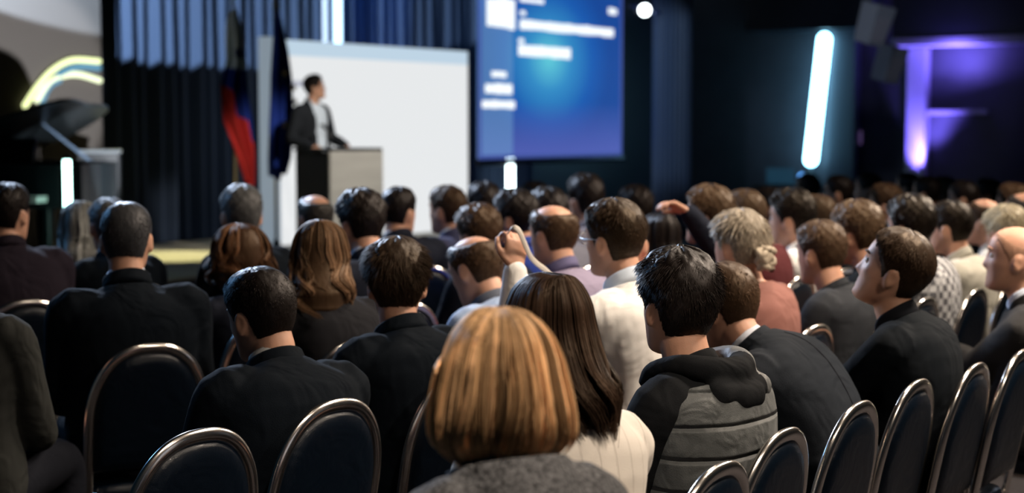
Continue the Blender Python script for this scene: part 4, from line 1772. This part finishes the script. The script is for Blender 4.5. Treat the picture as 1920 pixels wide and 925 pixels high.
# grey suit leaning far forward
p = person(1362, 494, 641, 'person in a slate grey suit jacket leaning far forward', 57, 40, pitch=-18, chair=seats['d'], fwd=.33, hunch=.11, c1=(.015, .018, .023), c1n='slate_wool', c2=(.5, .52, .58), c2n='pale_shirt',
           hair=kw_short(.020, .009, 5000, length=.024, lump=.1), hairc='brown', hc=(.075, .042, .024), lift=.014, bw=1.06)
sm = []
for t_ in np.linspace(.05, .93, 24):
    c_ = bez(p.P0, p.P1, p.B, np.array(t_))
    T_ = bez_t(p.P0, p.P1, p.B, t_)
    U_ = np.cross(T_, np.array([1.0, 0, 0]))
    U_ = U_ / np.linalg.norm(U_)
    sm.append(c_ - U_ * (float(herm(np.array([q[0] for q in SEC]), np.array([q[3] for q in SEC]), np.array([t_]))[0]) + .0205))
MB().tube(sm, .0032, 8).build('back_seam', cloth('seam_slate', (.012, .013, .017)), p.root, True)
# black polo, looking up
p = person(1676, 430, 625, 'person in a black polo shirt looking up in profile', 58, 66, pitch=22, chair=seats['e'], fwd=.04, cloth_kind='polo', c1=(.0040, .0055, .0075), c1n='black_pique', c2=(.012, .013, .017), c2n='black_collar',
           hair=kw_short(.024, .011, 8000, length=.022, messy=.3, srad=.0010, lump=.10), hairc='dark_warm_brown', hc=(.035, .020, .012), lift=.014, bw=1.12, hunch=.09, belly=.03, wrists={1: (.10, .40, .74), -1: (-.08, .42, .70)})
# tweed jacket, bald
p = person(1905, 424, 517, 'person in a grey tweed jacket in profile at the right frame edge', 58, 72, pitch=6, chair=seats['k'], fwd=.05, c1=(.032, .031, .031), c1n='grey_tweed', c2=(.62, .68, .80), c2n='pale_blue_shirt',
           hair=kw_short(.001, .0025, 0, nape=.002, bald=.10, lump=.1), hairc='stubble_skin', hc=(.36, .20, .135), lift=.003, bw=1.1, wrists={1: (-.06, .34, .80), -1: (.10, .36, .78)})
# dark suit bending left, dark crop
p = person(489, 503, 706, 'person in a black suit bending to the left with a short dark crop', 40, 46, pitch=-10, roll=-4, chair=seats['h'], fwd=.07, hunch=.09, c1=(.0035, .0055, .0085), c1n='black_wool', c2=(.5, .5, .5), c2n='white_shirt_rim',
           hair=kw_short(.018, .008, 8000, length=.018, messy=.35, srad=.0010, lump=.10), hairc='near_black', hc=(.016, .011, .009), lift=.013, bw=1.10, belly=.02)
# dark suit, fuller brown hair
p = person(744, 447, 633, 'person in a black suit facing the stage with a full brown head of hair', 34, 6, chair=seats['i'], fwd=.06, c1=(.0035, .0055, .0085), c1n='black_wool', c2=None,
           hair=kw_short(.030, .022, 8000, nape=.020, length=.050, messy=.20, lump=.10, srad=.0011), hairc='brown_full', hc=(.045, .028, .018), lift=.022, bw=1.02)
# big dark suit, grey hair
p = person(236, 380, 561, 'person in a broad black suit with short grey hair before the stage strip', 22, 8, fwd=.04, c1=(.0035, .0055, .0085), c1n='black_wool', c2=(.40, .44, .70), c2n='pale_blue_shirt',
           hair=kw_short(.014, .008, 5000, length=.014, messy=.3, lump=.08), hairc='dark_grey', hc=(.085, .085, .09), lift=.010, bw=1.15, limb=1.08, belly=.03, neck=.072, slope=.84)
own_chair(p, 'the broad black suit with grey hair', 29)
# left frame edge
p = person(-74, 408, 640, 'person in an olive grey coat cut off by the left frame edge', -8, 10, fwd=.05, cloth_kind='coat', c1=(.030, .031, .029), c1n='olive_grey',
           hair=kw_short(), hairc='brown', hc=BRN, bw=1.05)
own_chair(p, 'the olive grey coat at the left edge')

T_WAVE = [(.135, .006, .008, -.012), (.130, .030, .030, -.045), (.117, .056, .055, -.080), (.10, .073, .080, -.100), (.07, .085, .094, -.115), (.03, .091, .10, -.122),
          (-.02, .094, .088, -.122), (-.07, .098, .07, -.118), (-.12, .096, .03, -.140), (-.17, .088, -.01, -.172), (-.24, .10, -.05, -.205), (-.3, .09, -.07, -.22)]
p = person(601, 413, 551, 'person with long wavy hair over a black jacket, before the lectern', 34, 4, cloth_kind='coat', c1=(.012, .012, .014), c1n='black_knit', bw=.92, fwd=.05, limb=.93,
           hair=('long', dict(table=T_WAVE, zend=-.185, n_str=3000, azmin=55, wave=.16, wfreq=46, curl=.020, srad=.0019, clumps=44, lay_amp=.012, streak=(.3, (1.5, 1.5, 1.5)))),
           hairc='wavy_brown', hc=(.11, .062, .034), lift=.014, hlabel='long wavy brown hair')
own_chair(p, 'the long wavy hair before the lectern')
T_CURL = [(.140, .006, .008, -.012), (.135, .032, .030, -.045), (.122, .064, .058, -.085), (.10, .086, .085, -.110), (.07, .100, .10, -.126), (.03, .106, .104, -.134),
          (-.02, .108, .092, -.132), (-.06, .104, .08, -.120), (-.09, .094, .07, -.100), (-.12, .08, .06, -.08)]
p = person(449, 420, 489, 'person with short auburn curls in a dark coat behind the bending suit', 34, 10, cloth_kind='coat', c1=(.012, .014, .022), c1n='dark_navy', bw=.92, fwd=.05, limb=.93,
           hair=('long', dict(table=T_CURL, zend=-.085, n_str=2600, azmin=58, wave=.20, wfreq=66, curl=.022, srad=.0020, clumps=50, lay_amp=.016, streak=(.3, (1.5, 1.4, 1.3)))),
           hairc='auburn', hc=(.075, .036, .018), lift=.018, hlabel='short curly auburn hair')
own_chair(p, 'the short auburn curls')
# photographer in the white shirt
p = person(1152, 375, 584, 'person in a white shirt holding up a hand with a watch', 46, 44, roll=-3, cloth_kind='shirt', c1=(.80, .77, .73), c1n='bright_cotton', c2=(.55, .62, .72), c2n='white_shirt', fwd=.09, vox=.0048,
           hair=kw_short(.022, .008, 5000, length=.028, messy=.4, lump=.12), hairc='warm_dark', hc=(.040, .024, .014), lift=.014, bw=1.02,
           wrists={-1: (966, 506, 4.95, 1)}, poles={-1: (-.35, .2, -1)}, handcurl={-1: ((35, 62, 48), (.25, 1, .1), 1, (.16, .10, 1))})
own_chair(p, 'the white shirt with the raised hand')
S2, E2, W2 = p.arm[-1]
dw = (W2 - E2) / np.linalg.norm(W2 - E2)
m2 = MB()
m2.tube([W2 - dw * .028 - dw * .009, W2 - dw * .028 + dw * .009], [.036, .036], 20, roundcap=False)
m2.build('watch_strap', mat('watch_strap', (.05, .05, .06), .4), p.root, True)
m2 = MB()
sidev = np.array([.75, -.6, 0])
m2.tube([W2 - dw * .028 + sidev * .030, W2 - dw * .028 + sidev * .042], [.020, .018], 18, roundcap=False)
m2.build('watch', mat('watch_steel', (.75, .74, .7), .25, .5, .9), p.root, True)
m2 = MB()
for k_ in (1, -1):
    ring = [p.C + p.M @ np.array([k_ * .033 + .024 * math.cos(i * PI / 12), .103 - .006 * abs(math.cos(i * PI / 12)), .006 + .018 * math.sin(i * PI / 12)]) for i in range(25)]
    m2.tube(ring, .0018, 6)
    m2.tube([p.C + p.M @ np.array([k_ * .057, .098, .010]), p.C + p.M @ np.array([k_ * .078, .06, .010]), p.C + p.M @ np.array([k_ * .080, -.01, .012])], .0022, 6)
m2.tube([p.C + p.M @ np.array([-.010, .104, .010]), p.C + p.M @ np.array([.010, .104, .010])], .0018, 6)
m2.build('glasses', mat('glasses_rim', (.6, .6, .62), .3, .5, .7), p.root, True)
# the strap and phone it holds
hx = at(958, 432, 4.95)
b = MB()
pts = [at(x, y, d_) for x, y, d_ in ((953, 437, 4.97), (960, 427, 4.93), (972, 432, 4.92), (984, 458, 4.94), (994, 480, 4.97), (1006, 494, 5.0), (1022, 506, 5.02), (1040, 524, 5.04))]
b.tube(resample(pts, 30), np.tile([[.0022, .0095]], (30, 1)), 10, flat=(.5, -.8, .2))
o = b.build('camera_strap', mat('strap_cream', (.55, .50, .44), .6), None, True)
setp(o, 'cream carrying strap hanging from the raised hand', 'strap')
# the blurred rows beyond: px, top, size, yaw, head yaw, pitch, hair, hair name, hair colour, kind, cloth name, cloth colour, collar colour, label, chair label, extras
WHT = (.80, .78, .75)
FAR = [
    (150, 383, 376, 34, 20, 0, 'straight', 'pale', (.30, .30, .28), 'coat', 'dark_navy', (.012, .014, .022), None, 'person with long pale hair raising a hand, left of the broad black suit', {'bw': .92, 'wrists': {-1: (88, 585, 6.2, 1)}, 'hk': 1.12}),
    (203, 373, 412, 40, 30, 0, 'crop', 'grey', (.16, .16, .16), 'suit', 'black_wool', (.0035, .0055, .0085), (.4, .4, .45), 'person hidden behind the grey-haired head, only a pale crown showing', {}),
    (14, 345, 450, 30, -14, 0, 'crop', 'near_black', BLK, 'suit', 'plum_black', (.016, .012, .018), (.6, .6, .62), 'person in a plum black jacket at left edge below the piano', {'bw': 1.15}),
    (452, 352, 411, 36, 22, 0, 'crop', 'grey', (.17, .18, .19), 'suit', 'black_wool', (.0035, .0055, .0085), (.4, .45, .55), 'person with steel grey hair under the striped flag', {'hk': 1.084}),
    (590, 362, 376, 40, 30, 0, 'bald', 'grey_dark', (.06, .055, .05), 'suit', 'black_wool', (.0035, .0055, .0085), (.35, .36, .40), 'person in a black jacket with thinning hair before the lectern side', {}),
    (677, 357, 460, 40, 34, -8, 'full', 'near_black', BLK, 'suit', 'dark_navy', (.012, .015, .028), (.6, .64, .75), 'person in navy with thick black hair before the lectern front', {}),
    (748, 352, 365, 30, -30, 0, 'crop', 'near_black', BLK, 'suit', 'dark_navy', (.012, .015, .028), (.5, .5, .55), 'person in navy facing right in front of the bright backdrop', {'bw': 1.1}),
    (838, 352, 345, 44, 52, 0, 'crop', 'brown', (.03, .02, .014), 'suit', 'dusk_blue', (.040, .042, .085), (.6, .62, .66), 'person in a dusk blue jacket before the right part of the backdrop', {'hk': 1.06}),
    (898, 385, 424, 42, 34, -6, 'full', 'brown', BRN, 'suit', 'dark_navy', (.012, .015, .028), None, 'person with tousled brown hair below the backdrop edge', {}),
    (906, 343, 326, 42, 30, 0, 'full', 'near_black', BLK, 'suit', 'black_wool', (.0035, .0055, .0085), None, 'person in black at the lower right corner of the backdrop', {}),
    (893, 441, 517, 42, 46, -22, 'bald', 'brown', (.030, .018, .012), 'shirt', 'pale_blue_cotton', (.28, .36, .52), (.10, .11, .14), 'person in a pale blue shirt looking down, with a thin crown', {'fwd': .14, 'hunch': .09, 'near': 1, 'hk': 1.049}),
    (965, 357, 390, 44, 58, 0, 'full', 'near_black', BLK, 'shirt', 'royal_blue', (.015, .035, .20), (.02, .05, .25), 'person in royal blue below the short tube light', {}),
    (1037, 380, 484, 44, 40, -4, 'bald', 'brown', (.045, .028, .018), 'shirt', 'lilac_cotton', (.20, .17, .24), (.10, .09, .17), 'person in a lilac shirt with a shining bald crown', {'near': 1}),
    (1027, 355, 367, 44, 34, 0, 'full', 'near_black', BLK, 'shirt', 'grey_lilac', (.16, .16, .20), (.3, .3, .35), 'person with black hair directly behind the bald crown', {'hk': 1.021}),
    (1096, 332, 324, 44, 34, 0, 'full', 'near_black', BLK, 'shirt', 'lavender_grey', (.22, .21, .26), (.3, .3, .35), 'tall person with a round black head of hair below the screen', {'hk': 1.083}),
    (1002, 343, 296, 44, 34, 0, 'full', 'near_black', BLK, 'suit', 'black_wool', (.0035, .0055, .0085), None, 'person in black far in front, under the left corner of the screen', {}),
    (1190, 352, 311, 46, 40, 0, 'full', 'near_black', BLK, 'suit', 'black_wool', (.0035, .0055, .0085), None, 'person in black left of the fluted column', {'hk': 1.055}),
    (1180, 400, 451, 40, -30, 0, 'crop', 'near_black', BLK, 'shirt', 'red_cotton', (.32, .025, .030), (.3, .02, .03), 'person in a red shirt looking right, behind the white shirt', {}),
    (1234, 402, 355, 46, 40, 0, 'straight_dark', 'near_black', (.018, .014, .013), 'coat', 'black_wool', (.0035, .0055, .0085), None, 'person with dark straight hair just before the fluted column', {'bw': .92, 'hk': 1.042}),
    (1328, 350, 419, 54, 62, 4, 'full', 'brown_light', (.10, .060, .035), 'suit', 'dark_navy', (.012, .015, .028), (.5, .5, .56), 'person with tufted brown hair lifting a hand right of the column', {'wrists': {1: (1292, 400, 6.9, 1)}, 'hk': 1.016}),
    (1396, 357, 393, 54, 44, 0, 'crop', 'brown_light', (.09, .055, .035), 'knit', 'maroon', (.075, .012, .014), None, 'person in a maroon sweater behind the grey-blonde bun', {}),
    (1387, 395, 521, 54, 36, 0, 'bun', 'grey_blonde', (.30, .25, .19), 'shirt', 'terracotta', (.17, .072, .058), None, 'person in a terracotta blouse with hair tied in a bun', {'bw': .92, 'near': 1}),
    (1483, 360, 375, 54, 62, 0, 'full', 'dark_brown_m', DARK, 'shirt', 'white_cotton', WHT, WHT, 'person in a bright white shirt turned left, behind the grey hooded jacket', {'bw': 1.1, 'hk': 1.07}),
    (1532, 370, 354, 54, 44, 0, 'crop', 'brown_light', (.10, .065, .04), 'suit', 'black_wool', (.0035, .0055, .0085), None, 'person with light brown hair half hidden by the dark-haired white shirt', {'hk': 1.06}),
    (1540, 415, 480, 54, 40, -4, 'crop', 'brown_mid', (.085, .050, .030), 'hoodie', 'grey_jersey', (.022, .024, .028), None, 'person in a grey hooded jacket with cropped brown hair', {'near': 1}),
    (1608, 378, 451, 54, 44, -6, 'full', 'brown_light', (.13, .08, .045), 'suit', 'black_wool', (.0035, .0055, .0085), None, 'person with sandy hair in black behind the grey hooded jacket', {}),
    (1707, 367, 429, 55, 40, 0, 'full', 'dark_brown_m', DARK, 'shirt', 'checked_cotton', checked('checked_cotton', (.46, .46, .47), (.10, .10, .11), 34), (.45, .03, .03), 'person in a checked shirt with red collar above the black polo', {}),
    (1782, 378, 402, 55, 50, 0, 'crop', 'dark_brown_m', (.025, .017, .012), 'shirt', 'beige_cotton', (.42, .40, .34), (.42, .40, .34), 'person in a beige shirt right of the checked shirt', {}),
    (1845, 370, 361, 55, 56, 0, 'bald', 'brown', (.05, .03, .02), 'shirt', 'white_stripe', (.52, .51, .49), (.5, .5, .48), 'person in a white striped shirt with a bald crown', {}),
    (1888, 390, 385, 55, 20, 0, 'braid', 'pale_blonde', (.50, .42, .28), 'coat', 'dark_navy', (.012, .014, .022), None, 'person with a pale blonde braid above the tweed jacket', {'bw': .92, 'hk': 1.083}),
    (1921, 362, 344, 55, 50, 0, 'bald', 'stubble', (.07, .06, .055), 'suit', 'black_wool', (.0035, .0055, .0085), (.5, .5, .5), 'bald person cut by the right frame edge behind the blonde braid', {'hk': 1.095}),
    (1515, 327, 233, 60, 30, 0, 'crop', 'near_black', BLK, 'suit', 'black_wool', (.0035, .0055, .0085), (.4, .4, .5), 'far person in black below the leaning tube light', {}),
    (1572, 330, 269, 60, 66, 0, 'crop', 'near_black', BLK, 'suit', 'black_wool', (.0035, .0055, .0085), (.4, .4, .5), 'far person in black below the grey pilaster', {}),
    (1628, 326, 247, 60, 66, 0, 'crop', 'near_black', BLK, 'suit', 'dark_navy', (.012, .015, .028), (.4, .4, .5), 'far person in navy below the violet wall plate', {}),
    (1658, 346, 287, 58, 66, 0, 'full', 'brown', BRN, 'suit', 'black_wool', (.0035, .0055, .0085), (.5, .45, .45), 'person in black left of the purple glow, behind the sandy hair', {}),
    (1702, 325, 229, 60, 50, 0, 'crop', 'near_black', BLK, 'suit', 'black_wool', (.0035, .0055, .0085), (.4, .4, .5), 'far person in black under the left side of the purple glow', {}),
    (1737, 332, 262, 60, 50, 0, 'crop', 'near_black', BLK, 'suit', 'black_wool', (.0035, .0055, .0085), (.4, .4, .5), 'far person in black under the middle of the purple glow', {}),
    (1768, 333, 243, 60, 50, 0, 'full', 'brown', BRN, 'suit', 'dark_navy', (.012, .015, .028), (.4, .4, .5), 'far person in navy under the right side of the purple glow', {}),
    (1806, 340, 278, 60, 66, 0, 'crop', 'near_black', BLK, 'suit', 'black_wool', (.0035, .0055, .0085), (.4, .4, .5), 'far person in black above the beige shirt', {}),
    (1851, 336, 256, 60, 66, 0, 'crop', 'near_black', BLK, 'suit', 'dark_navy', (.012, .015, .028), (.4, .4, .5), 'far person in navy above the bald crown near the right edge', {}),
    (1898, 346, 297, 60, 60, 0, 'full', 'brown', BRN, 'suit', 'black_wool', (.0035, .0055, .0085), (.4, .4, .5), 'far person in black above the blonde braid', {}),
    (1440, 352, 293, 58, 60, 0, 'crop', 'near_black', BLK, 'suit', 'black_wool', (.0035, .0055, .0085), (.4, .4, .5), 'far person in black left of the blue desk lamp', {}),
]
T_STR = [(.131, .006, .008, -.012), (.127, .030, .030, -.045), (.116, .052, .055, -.078), (.10, .068, .078, -.098), (.07, .081, .094, -.113), (.03, .088, .10, -.120),
         (-.02, .091, .088, -.120), (-.10, .094, .04, -.130), (-.17, .096, -.01, -.170), (-.28, .096, -.07, -.22), (-.4, .09, -.09, -.24)]
for (px, top, s_, yaw, hy, pi_, hk, hn_, hcol, kind, cn, cc, col2, lab, ex) in FAR:
    near = ex.pop('near', 0)
    Yd = FPX / s_
    ns = 3000 if near else (2000 if Yd < 9 else 0)
    hl = None
    if hk == 'crop':
        hair = kw_short(.018, .008, ns, length=.022, srad=.0017)
    elif hk == 'full':
        hair = kw_short(.034, .016, ns, nape=.008, length=.034, srad=.0019, lump=.22)
    elif hk == 'bald':
        hair = kw_short(.014, .010, ns, nape=.006, bald=.078, recede=.03, length=.022, srad=.0016)
    elif hk == 'straight':
        hair = ('long', dict(table=T_STR, zend=-.25, n_str=1500, azmin=55, wave=.06, wfreq=24, srad=.0022, clumps=36, lay_amp=.012))
        hl = 'long pale hair'
    elif hk == 'straight_dark':
        hair = ('long', dict(table=T_STR, zend=-.16, n_str=900, azmin=55, wave=.02, wfreq=24, srad=.0024, clumps=30, lay_amp=.008))
        hl = 'shoulder-length dark hair'
    elif hk in ('bun', 'braid'):
        hair = kw_short(.020, .016, 1500, nape=.012, length=.05, messy=.12, srad=.0018)
        hl = {'bun': 'grey-blonde hair tied up', 'braid': 'pale blonde hair'}[hk]
    p = person(px, top, s_, lab, yaw, hy, pitch=pi_, hair=hair, hairc=hn_, hc=hcol, cloth_kind=kind, c1=cc, c1n=cn, c2=col2,
               c2n='collar_%d_%d' % (int((col2 or (0, 0, 0))[0] * 99), int((col2 or (0, 0, 0))[2] * 99)), lift=.026 if hk == 'full' else .012, hlabel=hl, **ex)
    for c_ in p.root.children:
        if c_.name.split('.')[0] == 'collar' and 'label' in c_:
            del c_['label']
    if hk in ('bun', 'braid'):
        hm_ = hairmat(hn_, hcol)
        b = MB()
        if hk == 'bun':
            q = p.C + p.M @ np.array([0, -.120, -.035])
            for i in range(5):
                a_ = i * 2 * PI / 5
                loop = [q + p.M @ np.array([.030 * math.cos(t_) * math.cos(a_) - .008 * math.sin(a_), -.012 + .016 * math.sin(t_ * 2), .030 * math.cos(t_) * math.sin(a_) + .022 * math.sin(t_)]) for t_ in np.linspace(0, 2 * PI, 20)]
                b.tube(loop, .013, 10)
        else:
            for i in range(8):
                q = p.C + p.M @ np.array([.014 * (-1) ** i, -.118 - .004 * i, .02 - .030 * i])
                q2 = p.C + p.M @ np.array([-.016 * (-1) ** i, -.122 - .004 * i, -.012 - .030 * i])
                b.tube(resample([q, (q + q2) / 2 + p.M @ np.array([0, -.012, 0]), q2], 8), [.010, .017, .021, .022, .022, .021, .017, .010], 10)
        me = b.mesh(hk, True)
        put_tint(me, np.ones((len(me.vertices), 3)))
        link(hk, me, hm_, p.root)
    own_chair(p, 'the ' + lab.split(',')[0])

# the speaker on the stage
p = person(590, 141, 183, 'person in an open black jacket and white shirt speaking at the lectern', -128, -78, pitch=10, stand=True, zf=.31, cloth_kind='suit', c1=(.016, .018, .022), c1n='black_worsted', c2=(.8, .8, .8), c2n='white_shirt',
           hair=kw_short(.026, .008, 500, length=.03, srad=.002), hairc='near_black', hc=BLK, fwd=.02, lift=.016, bw=1.05, vox=.010, hunch=.02)
